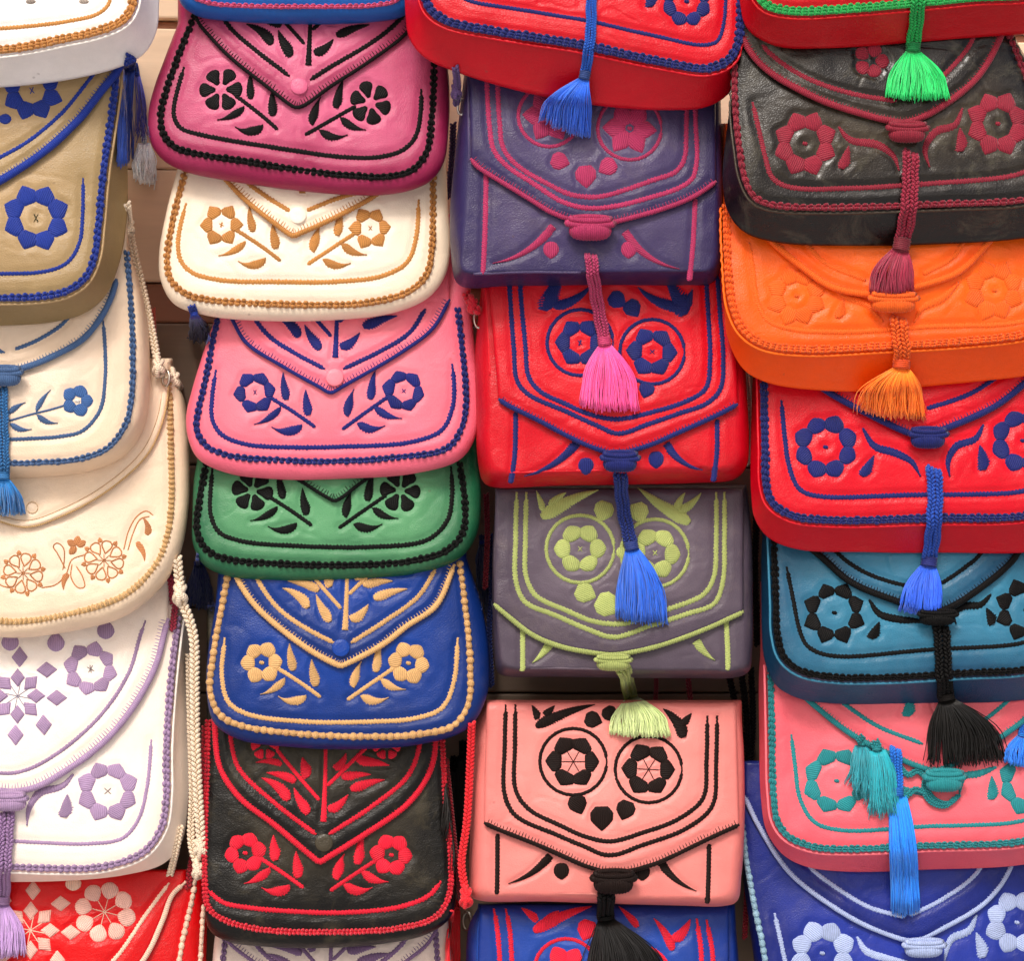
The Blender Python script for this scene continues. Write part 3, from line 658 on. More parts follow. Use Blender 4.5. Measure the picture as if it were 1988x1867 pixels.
saddle('green flap bag with black embroidery, paler green in the middle', .103,
       [(383, 895), (377, 930), (374, 1000), (375, 1058), (395, 1097), (440, 1119), (534, 1129), (673, 1127), (812, 1114), (894, 1084), (926, 1038), (934, 967), (928, 900)],
       [(400, 900), (387, 970), (382, 1030), (401, 1068), (447, 1086), (534, 1094), (673, 1097), (795, 1089), (868, 1068), (899, 1033), (903, 978), (893, 900)],
       [(412, 905), (408, 960), (409, 1000), (426, 1034), (471, 1051), (569, 1060), (725, 1062), (830, 1048), (869, 1010), (878, 961), (876, 905)],
       [(480, 840), (530, 900), (586, 936), (640, 969), (649, 973), (660, 969), (708, 933), (770, 900), (830, 830)],
       [], None, (490, 954), (777, 954), 720,
       ('#5c9c6c', '#14583a'), '#070a08', 'double', tree=None, pet='club', hole=.26, mott=.14, centre='none', bw=15, pitch=12.5, spread=(.45, .98))
saddle('bright blue flap bag with tan beaded stitching and tan flowers', .098,
       [(425, 1090), (418, 1180), (404, 1270), (401, 1340), (415, 1404), (464, 1437), (569, 1452), (673, 1456), (812, 1447), (908, 1416), (944, 1356), (950, 1287), (938, 1190), (906, 1085)],
       [(446, 1095), (430, 1180), (414, 1269), (408, 1345), (426, 1387), (464, 1408), (551, 1422), (673, 1430), (812, 1426), (882, 1408), (909, 1368), (913, 1287), (906, 1200), (893, 1095)],
       [(436, 1238), (430, 1310), (443, 1363), (481, 1387), (586, 1401), (708, 1402), (812, 1394), (860, 1373), (882, 1321), (889, 1238)],
       [(450, 1100), (470, 1140), (506, 1187), (600, 1262), (652, 1290), (662, 1293), (673, 1289), (743, 1252), (788, 1217), (847, 1175), (882, 1095)],
       [[(490, 1105), (508, 1140), (541, 1183), (600, 1225), (649, 1250)], [(681, 1250), (742, 1211), (812, 1159), (846, 1105)]], (662, 1260), (508, 1287), (793, 1288), 900,
       ('#0a3c96', '#08286a'), '#d3a56c', 'bead', tree=(671, 1225), pet='round', hole=.36, mott=.2, bw=15, pitch=14.5, rough=.4, centre='dot', br=6, tl=4)
E_ = ALL[-1]
F = saddle('worn black flap bag with bright red embroidery and red bound bottom', .078,
       [(402, 1380), (397, 1480), (396, 1600), (398, 1730), (406, 1806), (440, 1829), (520, 1840), (640, 1842), (743, 1834), (830, 1815), (876, 1780), (886, 1704), (878, 1600), (868, 1500), (860, 1390)],
       [(404, 1400), (399, 1560), (397, 1690), (404, 1762), (430, 1785), (499, 1805), (638, 1811), (777, 1803), (848, 1780), (872, 1740), (876, 1680), (866, 1560), (856, 1400)],
       [(401, 1728), (430, 1752), (464, 1761), (569, 1771), (673, 1773), (777, 1762), (833, 1740), (857, 1712)],
       [(415, 1380), (417, 1412), (426, 1488), (464, 1548), (534, 1603), (605, 1663), (621, 1674), (637, 1665), (708, 1621), (795, 1558), (835, 1497), (845, 1450), (845, 1390)],
       [[(444, 1390), (448, 1436), (463, 1492), (534, 1561), (614, 1622)], [(638, 1622), (725, 1565), (790, 1510), (812, 1460), (818, 1395)]], (629, 1638), (476, 1657), (760, 1661), 1180,
       ('#3e372a', '#0b0908'), '#e01030', 'double', tree=(629, 1597), pet='round', hole=.36, mott=.5, bw=13, pitch=8, rough=.4, wear=.4, wearc='#6a6048', br=6, tl=0.01, centre='dot', leafw=1.15, spread=(.15, .8), depth=.014)
saddle('pale lavender stitched bag peeking out under the black and red bag', .058,
       [(420, 1790), (410, 1900), (408, 2080), (440, 2120), (640, 2135), (840, 2120), (880, 2080), (878, 1900), (870, 1790)],
       [(440, 1790), (430, 1900), (426, 2060), (460, 2090), (640, 2100), (820, 2090), (850, 2060), (850, 1900), (845, 1790)], None,
       [(425, 1800), (447, 1833), (492, 1868), (560, 1915), (635, 1960), (720, 1915), (790, 1866), (830, 1833), (850, 1800)],
       [[(480, 1812), (505, 1845), (540, 1875), (600, 1910)], [(690, 1905), (740, 1870), (780, 1835), (795, 1810)]], None, None, None, 1600,
       ('#e4d2c8', '#dcc8bc'), '#7c5f86', 'double', tree=(640, 1935), mott=.12)
# ------------------------------------------------------------------ third column
def boxy(label, d, S, B, top, E, fs, lines, circles, col, T, Rf, petk, leaves, drops, low, toggle, spokes=False, fold=0, rough=.4, mott=.25, ptop=None, wear=0, centre='cross', edgecol=None, lw=10, teeth=True, br=5.2, hole=.4, pn=6, prof=2.2, horns=None, hearts=None, depth=.030, tl=3.5):
    b = Bag('box_bag', label, GC3, 1180, sum(p[1] for p in S) / len(S), d, 5)
    mat = leather(col[0], col[1], rough, mott, wear)
    b.body(S, B, top, mat, depth=depth, back=.012, prof=prof, dome=.003, fold=fold, topB=ptop)
    for q in low: b.line(q, lw + 1, T, jag=.2)
    if horns:
        for a, e, bd in horns: b.leaf(b.root, a, e, 22, T, bend=bd, kind='horn', jag=.12)
    if hearts:
        for (x, y) in hearts: b.petal(b.root, x, y - 14, 0, 30, math.pi / 2, 15, 'round', T)
    b.flap(E, ptop if ptop is not None else top, gap=.0048, sides=fs)
    for q in lines: b.line(q, lw, T, True, jag=.38, th=.0008)
    for i, (x, y, r) in enumerate(circles):
        b.circle(x, y, r, lw - 2, T)
        b.flower(x, y, Rf, Rf * hole, pn, T, petk, rot=math.pi / 6 * (i * .1), flap=True, centre=centre)
    for a, e, wd, bd in leaves: b.leaf(b.root, a, e, wd, T, bend=bd, kind='drop', flap=True, jag=.12)
    for x, y, r, an in drops: b.petal(b.root, x - r * .95 * math.cos(an), y - r * .95 * math.sin(an), 0, r * 2.0, an, r * 1.02, 'pent', T, True)
    b.binding(br, T, teeth=teeth, tl=tl, wob=.1)
    for cut in (b.Bpx[8:46], b.Bpx[86:124]):   # rolled leather seams down both sides
        sm = MB(); sm.add(*tube([b.P(u, v, False, -.0004) for u, v in resample(cut, step=8)], 3.2 * b.px, 7)); o = sm.out('seam', mat, b.root)
    if toggle: b.toggle(*toggle, T)
    return b
# the red box at the top of the third column belongs to the tasselled kind
def tasselled(label, d, S, B, line, E, Ei, flowers, vines, drops, toggle, top, col, T, knot='triple', bw=17, pitch=8.4, depth=.030, tilt=7, rough=.38, mott=.2, wear=0, Rf=56, hole=.5, pn=8, pet='round', group=GC4, name='box_bag', extra=None, br=7, brd=None, lw=10, tl=5, prof=3.0, dome=.005, spread=(.25, .95), uc=1760, centre='dot', cmat=None, gap=.0048, teeth=True, petmat=None, fl=(0, .8), wearc='#b8a890'):
    b = Bag(name, label, group, uc, sum(p[1] for p in S[:8]) / 8, d, tilt)
    b.body(S, B, top, leather(col[0], col[1], rough, mott, wear, spread=spread, wearc=wearc), depth=depth, back=.012, prof=prof, dome=dome)
    b.braid(B, bw, pitch, brd or T, knot)
    if line: b.line(line, lw, T, jag=.35)
    if prof >= 2.4:
        q = resample(catmull(B), step=6); off = []
        for i in range(len(q)):
            x0, y0 = q[max(i - 1, 0)]; x1, y1 = q[min(i + 1, len(q) - 1)]; l_ = math.hypot(x1 - x0, y1 - y0); k_ = min(bw / 2 + 3.5, .75 * min(math.dist(q[i], z) for z in b.Spx[::3])); off.append((q[i][0] - (y1 - y0) / l_ * -k_ * -1, q[i][1] + (x1 - x0) / l_ * k_))
        sm = MB(); sm.add(*tube([b.P(u, v, False, -.0016) for u, v in off], 2.6 * b.px, 7)); sm.out('piping', b.mat, b.root)
    for q in vines: 
        mb = MB(); b.ribbon(mb, q, lambda t: 4 + 13 * math.sin(math.pi * min(1, t * 1.05)) ** .8, th=.0012); b_ = mb.out('vine', T, b.root)
    for a, e, wd in drops: b.leaf(b.root, a, e, wd, T, bend=0, kind='drop')
    for i, (x, y) in enumerate(flowers): b.flower(x, y, Rf, Rf * hole, pn, petmat or T, pet, rot=math.pi / pn, centre=centre, cmat=cmat)
    if E:
        b.flap(E, top, gap=gap, dye0=fl[0], rc=fl[1])
        for q in Ei: b.line(q, lw, T, True, jag=.35)
        b.binding(br, T, teeth=teeth, tl=tl, wob=.03)
    if toggle: b.toggle(*toggle, T)
    return b

blueT, redT, limeT, blackT = thread('#101c66'), thread('#e01535'), thread('#a8b468'), thread('#060505')
R0 = tasselled('large glossy red bag with blue beaded braid at the top of the third column', .206,
     [(786, -60), (787, 30), (794, 72), (818, 106), (884, 137), (1023, 178), (1162, 203), (1302, 212), (1375, 206), (1418, 178), (1438, 120), (1447, 60), (1446, -60)],
     [(822, -60), (826, -10), (838, 16), (870, 38), (954, 57), (1128, 86), (1302, 119), (1375, 128), (1415, 112), (1434, 78), (1438, 20), (1432, -60)],
     [(880, -20), (912, 1), (1000, 17), (1128, 39), (1267, 67), (1365, 84), (1394, 76), (1405, 48), (1411, -20)], None, None, [(1333, 2)], [], [((1190, -40), (1207, -6), 16), ((1262, -20), (1262, 14), 20)], None, -260,
     ('#d60820', '#c8041c'), blueT, 'triple', 20, 13.5, depth=.027, group=GC3, Rf=49, hole=.5, uc=1120, prof=2.4, lw=8)
LATE.append(lambda: R0.tassel([(1150, -70), (1148, 10), (1147, 60), (1137, 139)], 22, ((1051, 235), (1146, 270)), thread('#1e58b8'), thread('#2a6ae0'), thread('#20386e'), n=230))

plumT = thread('#a82a58')
P1 = boxy('dark purple bag with crimson embroidery and wide curved flap', .166,
     [(904, 120), (892, 220), (880, 330), (873, 420), (876, 500), (884, 545), (900, 558), (980, 556), (1150, 555), (1330, 554), (1380, 551), (1393, 535), (1397, 440), (1398, 330), (1395, 220), (1392, 120)],
     [(910, 120), (910, 220), (911, 330), (905, 420), (899, 480), (897, 520), (905, 528), (1000, 527), (1150, 527), (1330, 526), (1375, 524), (1382, 510), (1389, 430), (1392, 330), (1391, 220), (1390, 120)], 60,
     [(914, 306), (928, 322), (974, 352), (1028, 386), (1075, 414), (1141, 434), (1180, 432), (1232, 421), (1290, 404), (1336, 386), (1370, 366), (1391, 350)], (910, 1391),
     [[(945, 130), (946, 181), (950, 240), (958, 290), (981, 320), (1040, 360), (1093, 393), (1145, 405), (1200, 400), (1267, 383), (1320, 364), (1345, 345), (1353, 310), (1351, 233), (1350, 150)],
      [(966, 130), (967, 184), (970, 240), (977, 288), (1002, 320), (1060, 356), (1110, 379), (1162, 383), (1210, 371), (1267, 351), (1312, 333), (1328, 310), (1333, 244), (1333, 150)]],
     [(1066, 225, 60), (1222, 250, 62)], ('#50446a', '#2c2450'), plumT, 50, 'pent', [], [(1086, 313, 17, .3), (1137, 342, 20, 1.5), (1180, 325, 17, 2.6)],
     [[(944, 330), (942, 440), (938, 532)], [(1350, 385), (1346, 470), (1339, 545)]], (1145, 450, 84, 40), centre='dot', hole=.16, horns=[((957, 510), (1074, 440), 14), ((1319, 520), (1214, 448), -14)], hearts=[(1070, 484), (1221, 484)], mott=.35, tl=5, wear=.10)
LATE.append(lambda: P1.tassel([(1147, 494), (1152, 540), (1160, 590), (1172, 655)], 26, ((1123, 790), (1241, 800)), thread('#b83a68'), thread('#e84a94'), thread('#c03868'), n=200, sr=.0005))
P2 = boxy('bright red bag with blue embroidery and two ringed flowers, behind the pink tassel', .141,
     [(938, 525), (930, 600), (922, 689), (924, 800), (927, 890), (938, 936), (955, 946), (1080, 944), (1193, 942), (1350, 938), (1425, 932), (1446, 912), (1451, 860), (1446, 760), (1438, 640), (1428, 525)],
     [(942, 525), (946, 600), (950, 689), (955, 800), (956, 870), (962, 908), (980, 915), (1080, 914), (1193, 912), (1350, 907), (1410, 903), (1425, 885), (1429, 830), (1430, 740), (1425, 640), (1415, 525)], 500,
     [(968, 774), (985, 786), (1053, 820), (1100, 845), (1140, 864), (1185, 879), (1200, 880), (1262, 864), (1310, 843), (1349, 826), (1400, 802), (1433, 784)], (945, 1428),
     [[(988, 520), (991, 585), (998, 680), (1004, 740), (1026, 767), (1100, 800), (1160, 828), (1200, 843), (1260, 824), (1320, 803), (1374, 783), (1399, 755), (1405, 700), (1398, 600), (1392, 520)],
      [(1008, 520), (1012, 585), (1020, 670), (1026, 731), (1046, 759), (1100, 786), (1150, 807), (1200, 815), (1270, 800), (1332, 780), (1370, 755), (1379, 700), (1375, 600), (1370, 520)]],
     [(1126, 666, 64), (1266, 684, 63)], ('#d60820', '#c8041c'), blueT, 47, 'pent', [((1095, 530), (1058, 602), 34, 4), ((1150, 555), (1075, 596), 20, -8), ((1292, 545), (1333, 612), 36, -4), ((1240, 560), (1320, 596), 20, 8), ((1345, 560), (1330, 600), 18, 0)],
     [(1197, 583, 17, .6), (1227, 599, 17, 1.0), (1255, 757, 15, 1.9), (1120, 578, 6, 1)],
     [[(1001, 800), (1000, 880), (992, 938)], [(1392, 815), (1392, 880), (1386, 935)]], (1203, 902, 66, 34), centre='cross', hole=.42, horns=[((1020, 924), (1126, 855), 12), ((1366, 912), (1296, 862), -10)], hearts=[(1138, 904), (1274, 892)])
LATE.append(lambda: P2.tassel([(1204, 918), (1207, 960), (1212, 1000), (1224, 1052)], 28, ((1197, 1200), (1297, 1207)), thread('#1a2f7c'), thread('#1c5cc8'), thread('#25387c'), n=240, sr=.0005, wild=1.4))
P3 = boxy('greyish purple bag with lime green embroidery and two ringed flowers', .112,
     [(968, 952), (960, 1000), (956, 1080), (956, 1180), (959, 1270), (966, 1306), (984, 1314), (1080, 1315), (1193, 1317), (1350, 1318), (1425, 1317), (1450, 1308), (1457, 1270), (1458, 1160), (1455, 1040), (1446, 952)],
     [(972, 956), (966, 1000), (962, 1080), (964, 1180), (972, 1260), (978, 1288), (990, 1295), (1080, 1297), (1193, 1299), (1350, 1300), (1415, 1299), (1437, 1290), (1443, 1260), (1445, 1160), (1443, 1040), (1435, 956)], 946,
     [(959, 1172), (975, 1186), (1036, 1233), (1088, 1254), (1140, 1265), (1193, 1270), (1245, 1262), (1297, 1248), (1367, 1222), (1410, 1203), (1444, 1187)], (962, 1445),
     [[(1003, 955), (1001, 1050), (1001, 1125), (1019, 1169), (1080, 1196), (1140, 1222), (1193, 1238), (1262, 1216), (1330, 1194), (1387, 1172), (1404, 1128), (1407, 1050), (1407, 955)],
      [(1022, 955), (1020, 1050), (1021, 1118), (1040, 1157), (1100, 1186), (1151, 1207), (1210, 1212), (1250, 1200), (1297, 1184), (1367, 1154), (1386, 1121), (1391, 1050), (1391, 955)]],
     [(1126, 1067, 66), (1271, 1075, 66)], ('#665a66', '#493e4c'), limeT, 48, 'round', [((1165, 950), (1053, 1005), 24, 6), ((1098, 958), (1068, 985), 16, 3), ((1043, 955), (1055, 990), 12, 0), ((1238, 948), (1339, 1014), 24, 6), ((1362, 957), (1318, 992), 17, -3), ((1333, 958), (1316, 990), 15, 3)],
     [(1172, 992, 19, 1.9), (1240, 995, 19, 1.3), (1135, 1152, 19, .4), (1178, 1175, 23, .5), (1208, 1075, 12, 1.5)],
     [[(1015, 1215), (1015, 1260), (1015, 1304)], [(1410, 1200), (1413, 1260), (1414, 1302)]], (1190, 1291, 64, 26), centre='cross', hole=.42, horns=[((1035, 1288), (1068, 1246), 3), ((1387, 1284), (1350, 1246), -3)], fold=.007, mott=.3, wear=.12, br=6, tl=2, rough=.42, teeth=False)
LATE.append(lambda: P3.tassel([(1203, 1290), (1215, 1310), (1220, 1335), (1224, 1352)], 30, ((1184, 1428), (1305, 1432)), limeT, thread('#c2d090'), limeT, n=240, cl=6, sr=.0005))
P4 = boxy('salmon pink bag with black embroidery standing in the lower third column', .090,
     [(938, 1372), (918, 1425), (914, 1500), (913, 1600), (911, 1700), (914, 1741), (930, 1750), (1060, 1752), (1180, 1756), (1330, 1760), (1400, 1761), (1428, 1752), (1436, 1700), (1442, 1600), (1441, 1480), (1436, 1390)],
     [(950, 1366), (946, 1425), (944, 1500), (942, 1600), (941, 1680), (944, 1722), (958, 1731), (1060, 1734), (1180, 1737), (1330, 1742), (1392, 1742), (1412, 1734), (1420, 1690), (1428, 1600), (1430, 1480), (1428, 1390)], 1362,
     [(940, 1598), (956, 1606), (1046, 1642), (1095, 1664), (1140, 1683), (1193, 1695), (1262, 1681), (1310, 1661), (1349, 1642), (1400, 1618), (1436, 1602)], (945, 1430),
     [[(982, 1368), (980, 1450), (980, 1545), (1001, 1585), (1080, 1622), (1130, 1643), (1182, 1662), (1250, 1641), (1332, 1610), (1383, 1566), (1391, 1480), (1393, 1390)],
      [(1001, 1368), (1000, 1450), (1001, 1535), (1026, 1572), (1085, 1603), (1140, 1627), (1186, 1635), (1250, 1617), (1314, 1593), (1365, 1551), (1372, 1480), (1374, 1390)]],
     [(1113, 1480, 65), (1259, 1495, 65)], ('#ef9088', '#e47e78'), thread('#180a06'), 50, 'pent', [((1158, 1370), (1040, 1412), 20, 5), ((1032, 1370), (1045, 1398), 15, 0), ((1078, 1372), (1060, 1392), 14, 0), ((1290, 1377), (1330, 1430), 24, -5), ((1342, 1385), (1325, 1408), 15, 0)],
     [(1151, 1398, 16, .3), (1184, 1386, 15, 1), (1121, 1562, 18, 1.2), (1168, 1588, 22, 1.55), (1214, 1573, 18, 1.9)],
     [[(966, 1620), (966, 1680), (965, 1738)], [(1377, 1640), (1376, 1700), (1374, 1756)]], (1190, 1718, 76, 38), centre='star', hole=.45, horns=[((987, 1718), (1070, 1664), 8), ((1352, 1733), (1284, 1672), -8)], hearts=[(1090, 1692), (1247, 1694)], fold=.007, mott=.16, wear=.05, lw=9.5, br=5, tl=6)
P4.tog = 1
LATE.append(lambda: P4.tassel([(1178, 1730), (1176, 1750), (1176, 1780)], 34, ((1136, 1935), (1296, 1930)), blackT, thread('#0e0b0a'), blackT, n=300, sr=.0005, cl=8, wild=1.5))
P5 = boxy('blue bag with red embroidery at the bottom of the third column', .068,
     [(928, 1764), (910, 1800), (904, 1900), (904, 2000), (912, 2090), (930, 2110), (1160, 2112), (1400, 2112), (1425, 2095), (1432, 2000), (1432, 1900), (1424, 1782)],
     [(940, 1762), (930, 1800), (928, 1900), (928, 2000), (930, 2070), (950, 2090), (1160, 2092), (1390, 2090), (1408, 2070), (1416, 2000), (1418, 1900), (1414, 1782)], 1756,
     [(925, 1960), (1040, 2020), (1170, 2050), (1300, 2020), (1415, 1960)], (932, 1416),
     [[(959, 1765), (966, 1810), (972, 1880), (980, 1940), (1170, 2020), (1350, 1950), (1362, 1870), (1353, 1785)], [(982, 1765), (990, 1810), (995, 1880), (1002, 1930), (1170, 2000), (1360, 1970), (1384, 1870), (1372, 1787)]],
     [(1099, 1886, 62), (1240, 1900, 62)], ('#2048a4', '#163080'), redT, 48, 'round', [((1150, 1762), (1034, 1812), 22, 6), ((1015, 1764), (1046, 1790), 17, 0), ((1085, 1768), (1060, 1795), 18, 3), ((1205, 1762), (1240, 1800), 14, 0), ((1268, 1785), (1308, 1846), 18, -3), ((1340, 1788), (1308, 1830), 20, -3)],
     [(1140, 1806, 19, 1.9)], [], None, centre='none', hole=.2, fold=.012, mott=.3, wear=.08)

# ------------------------------------------------------------------ right column
dredT = thread('#8c1a30')
QC = 1762
Q0 = tasselled('red bag with green braid cut off by the top right corner', .236,
     [(1434, -60), (1437, 10), (1450, 53), (1505, 86), (1599, 92), (1791, 79), (1951, 66), (2040, 55), (2090, 20), (2100, -60)], [(1462, -60), (1470, -20), (1490, 6), (1535, 17), (1652, 14), (1756, 4), (1900, -8), (2020, -20), (2060, -60)], None, None, None, [], [], [], None, -260,
     ('#c80414', '#bc0414'), thread('#1fa34c'), 'triple', 20, 12.5, depth=.026, prof=2.6)
LATE.append(lambda: Q0.tassel([(1783, -60), (1782, 10), (1778, 50), (1773, 84)], 30, ((1722, 190), (1845, 192)), thread('#1aa850'), thread('#18c866'), thread('#128a48'), n=240))
Q1 = tasselled('black bag with dark red embroidery and worn grey patches', .208,
     [(1446, 40), (1424, 160), (1410, 260), (1403, 350), (1412, 408), (1443, 449), (1512, 471), (1650, 477), (1800, 475), (1988, 463), (2060, 448), (2100, 400), (2098, 300), (2060, 200), (1985, 100), (1958, 40)],
     [(1428, 110), (1429, 200), (1436, 280), (1446, 341), (1465, 379), (1497, 394), (1617, 399), (1826, 394), (1988, 386), (2040, 372), (2060, 330), (2040, 240), (2000, 160), (1960, 70)],
     [(1462, 195), (1474, 250), (1485, 300), (1500, 343), (1533, 361), (1652, 363), (1791, 356), (1988, 334), (2020, 310)],
     [(1440, 60), (1455, 92), (1495, 137), (1582, 190), (1686, 226), (1742, 238), (1760, 238), (1808, 220), (1895, 153), (1940, 77), (1948, 50)],
     [[(1480, 85), (1502, 108), (1565, 153), (1652, 184), (1739, 199)], [(1765, 196), (1826, 153), (1881, 90), (1893, 60)]], [(1563, 278), (1937, 240)],
     [[(1627, 247), (1650, 272), (1704, 282), (1735, 303), (1746, 331)], [(1867, 212), (1853, 244), (1815, 258), (1796, 289), (1805, 324)]], [((1646, 285), (1635, 328), 20), ((1860, 250), (1867, 294), 22)], (1758, 265, 74, 34), -60,
     ('#3c3226', '#080404'), dredT, 'double', 14, 15, depth=.025, rough=.345, mott=.5, wear=.5, wearc='#76705c', Rf=60, hole=.46, pn=8, pet='pent', prof=2.6, tl=2, spread=(.2, .86), fl=(1.1, -.55))
Q1.flower(1690, 120, 34, 8, 5, dredT, 'oval', flap=True, centre='none')
LATE.append(lambda: Q1.tassel([(1768, 296), (1768, 340), (1765, 400), (1760, 430), (1753, 463)], 34, ((1686, 570), (1777, 578)), thread('#a02440'), thread('#98203e'), thread('#6e1c2a'), n=200, cl=24, wild=.8))
orT = thread('#f2600e', var=.2)
Q2 = tasselled('all orange bag with raised orange embroidery and an orange tassel', .180,
     [(1400, 380), (1398, 440), (1402, 520), (1406, 600), (1412, 655), (1443, 717), (1495, 745), (1617, 760), (1720, 758), (1826, 748), (1988, 731), (2070, 715), (2110, 650), (2115, 500), (2110, 380)],
     [(1411, 400), (1413, 480), (1418, 557), (1426, 600), (1446, 640), (1485, 666), (1565, 676), (1721, 669), (1860, 662), (1988, 648), (2050, 630), (2080, 560), (2085, 400)],
     [(1455, 470), (1462, 520), (1474, 592), (1495, 623), (1547, 639), (1652, 643), (1800, 634), (1988, 623), (2030, 600)],
     [(1470, 430), (1502, 470), (1554, 515), (1617, 557), (1686, 571), (1732, 573), (1773, 560), (1860, 529), (1916, 473), (1945, 430)],
     [[(1560, 470), (1600, 510), (1680, 545)], [(1790, 535), (1850, 500), (1875, 460)]], [(1547, 574), (1930, 564)],
     [[(1605, 540), (1640, 575), (1680, 590), (1715, 625)], [(1860, 550), (1830, 580), (1790, 600), (1775, 625)]], [((1638, 582), (1630, 618), 18)], (1732, 594, 88, 34), 240,
     ('#ff6e10', '#fa5406'), orT, 'triple', 17, 12, depth=.027, rough=.42, mott=.12, Rf=58, hole=.42, pn=8, pet='pent', prof=2.5, tl=0.01, centre='dot')
LATE.append(lambda: Q2.tassel([(1744, 618), (1746, 640), (1750, 670), (1751, 700)], 34, ((1664, 800), (1800, 815)), orT, thread('#ff8418', var=.2), thread('#e04a10'), n=260, wild=1.5))
Q3 = tasselled('strong red bag with blue braid and blue tassel, under the orange bag', .152,
     [(1462, 720), (1460, 760), (1457, 863), (1458, 960), (1464, 1005), (1490, 1043), (1547, 1067), (1686, 1073), (1850, 1074), (2000, 1072), (2060, 1055), (2100, 1010), (2110, 900), (2110, 720)],
     [(1484, 720), (1485, 760), (1487, 863), (1489, 940), (1502, 976), (1540, 1000), (1617, 1009), (1800, 1005), (1988, 1001), (2040, 985), (2070, 940), (2080, 860), (2080, 720)],
     [(1518, 776), (1524, 840), (1533, 905), (1552, 948), (1582, 962), (1760, 961), (1988, 954), (2020, 940)],
     [(1560, 722), (1610, 762), (1686, 804), (1766, 842), (1795, 848), (1822, 838), (1930, 790), (1988, 745), (2010, 720)],
     [[(1640, 735), (1700, 770), (1770, 800)], [(1798, 795), (1860, 775), (1895, 759), (1950, 722)]], [(1603, 868), (1985, 856)],
     [[(1674, 832), (1697, 867), (1739, 881), (1770, 898), (1787, 926)], [(1909, 825), (1893, 853), (1856, 868), (1840, 896), (1843, 926)]], [((1695, 884), (1676, 927), 20), ((1902, 867), (1909, 912), 24)], (1798, 858, 68, 34), 580,
     ('#dc0822', '#ce041e'), blueT, 'triple', 18, 13, depth=.026, Rf=60, hole=.52, pet='round', prof=2.6, mott=.12)
LATE.append(lambda: Q3.tassel([(1812, 910), (1816, 950), (1815, 985), (1812, 1030), (1805, 1082)], 32, ((1746, 1188), (1832, 1195)), thread('#2050b8'), thread('#2a62e0'), thread('#262f78'), n=200, cl=18, wild=.8))
Q4 = tasselled('teal blue bag with black braid and a black tassel', .124,
     [(1480, 1040), (1478, 1080), (1478, 1160), (1479, 1230), (1484, 1280), (1505, 1330), (1547, 1356), (1617, 1367), (1750, 1367), (1988, 1360), (2050, 1345), (2100, 1300), (2110, 1200), (2110, 1040)],
     [(1503, 1040), (1505, 1090), (1508, 1170), (1510, 1230), (1523, 1275), (1554, 1301), (1617, 1314), (1721, 1315), (1867, 1307), (1988, 1300), (2040, 1285), (2070, 1240), (2080, 1160), (2080, 1040)],
     [(1528, 1100), (1540, 1160), (1552, 1220), (1566, 1252), (1589, 1267), (1634, 1275), (1791, 1263), (1988, 1248), (2020, 1230)],
     [(1560, 1050), (1596, 1082), (1652, 1131), (1739, 1168), (1810, 1188), (1840, 1182), (1913, 1135), (1965, 1089), (1990, 1050)],
     [[(1605, 1050), (1641, 1089), (1690, 1118), (1756, 1138), (1800, 1143)], [(1826, 1135), (1870, 1105), (1898, 1082), (1920, 1050)]], [(1620, 1190), (1992, 1185)],
     [[(1686, 1166), (1706, 1193), (1745, 1204), (1780, 1207), (1800, 1212)], [(1923, 1155), (1903, 1175), (1868, 1180), (1850, 1195), (1855, 1213)]], [((1707, 1208), (1692, 1244), 20), ((1913, 1180), (1928, 1214), 20)], (1816, 1205, 70, 26), 900,
     ('#387f9e', '#143e60'), blackT, 'triple', 15, 12.5, depth=.030, Rf=60, hole=.54, pet='point', prof=2.4, mott=.25, rough=.36, centre='dot', spread=(.35, 1.0), lw=9)
LATE.append(lambda: Q4.tassel([(1826, 1215), (1829, 1240), (1832, 1300), (1836, 1349)], 34, ((1803, 1482), (1950, 1478)), blackT, thread('#12100e'), thread('#1a1614'), n=260, sr=.0005, wild=1.8, cl=12))
tealT = thread('#1c8288')
Q5 = tasselled('coral pink bag with teal braid and teal flowers', .096,
     [(1476, 1270), (1473, 1320), (1474, 1426), (1477, 1550), (1488, 1615), (1519, 1660), (1565, 1684), (1652, 1694), (1800, 1690), (1988, 1680), (2060, 1660), (2100, 1600), (2110, 1500), (2110, 1270)],
     [(1497, 1290), (1498, 1340), (1500, 1430), (1503, 1540), (1511, 1595), (1533, 1625), (1582, 1645), (1652, 1649), (1791, 1643), (1988, 1634), (2050, 1615), (2080, 1560), (2080, 1290)],
     [(1537, 1426), (1545, 1490), (1554, 1551), (1582, 1597), (1634, 1613), (1791, 1606), (1988, 1594), (2020, 1575)],
     [(1540, 1330), (1578, 1367), (1652, 1426), (1739, 1471), (1795, 1493), (1815, 1497), (1860, 1480), (1947, 1429), (2000, 1385), (2020, 1340)],
     [[(1610, 1345), (1645, 1373), (1704, 1412), (1791, 1446)], [(1830, 1447), (1902, 1405), (1958, 1360), (1975, 1340)]], [(1624, 1517), (2002, 1520)],
     [[(1690, 1500), (1715, 1530), (1760, 1535), (1790, 1545)], [(1935, 1490), (1900, 1503), (1870, 1510), (1862, 1545)]], [((1925, 1508), (1930, 1552), 22)], (1830, 1522, 72, 36), 1130,
     ('#fa7480', '#e85a68'), tealT, 'triple', 15, 12, depth=.026, Rf=63, hole=.57, pet='pent', prof=2.4, mott=.12, tl=2.5, lw=9, br=6)
Q5.leaf(Q5.root, (1764, 1352), (1764, 1392), 24, tealT, bend=0, kind='drop', flap=True)
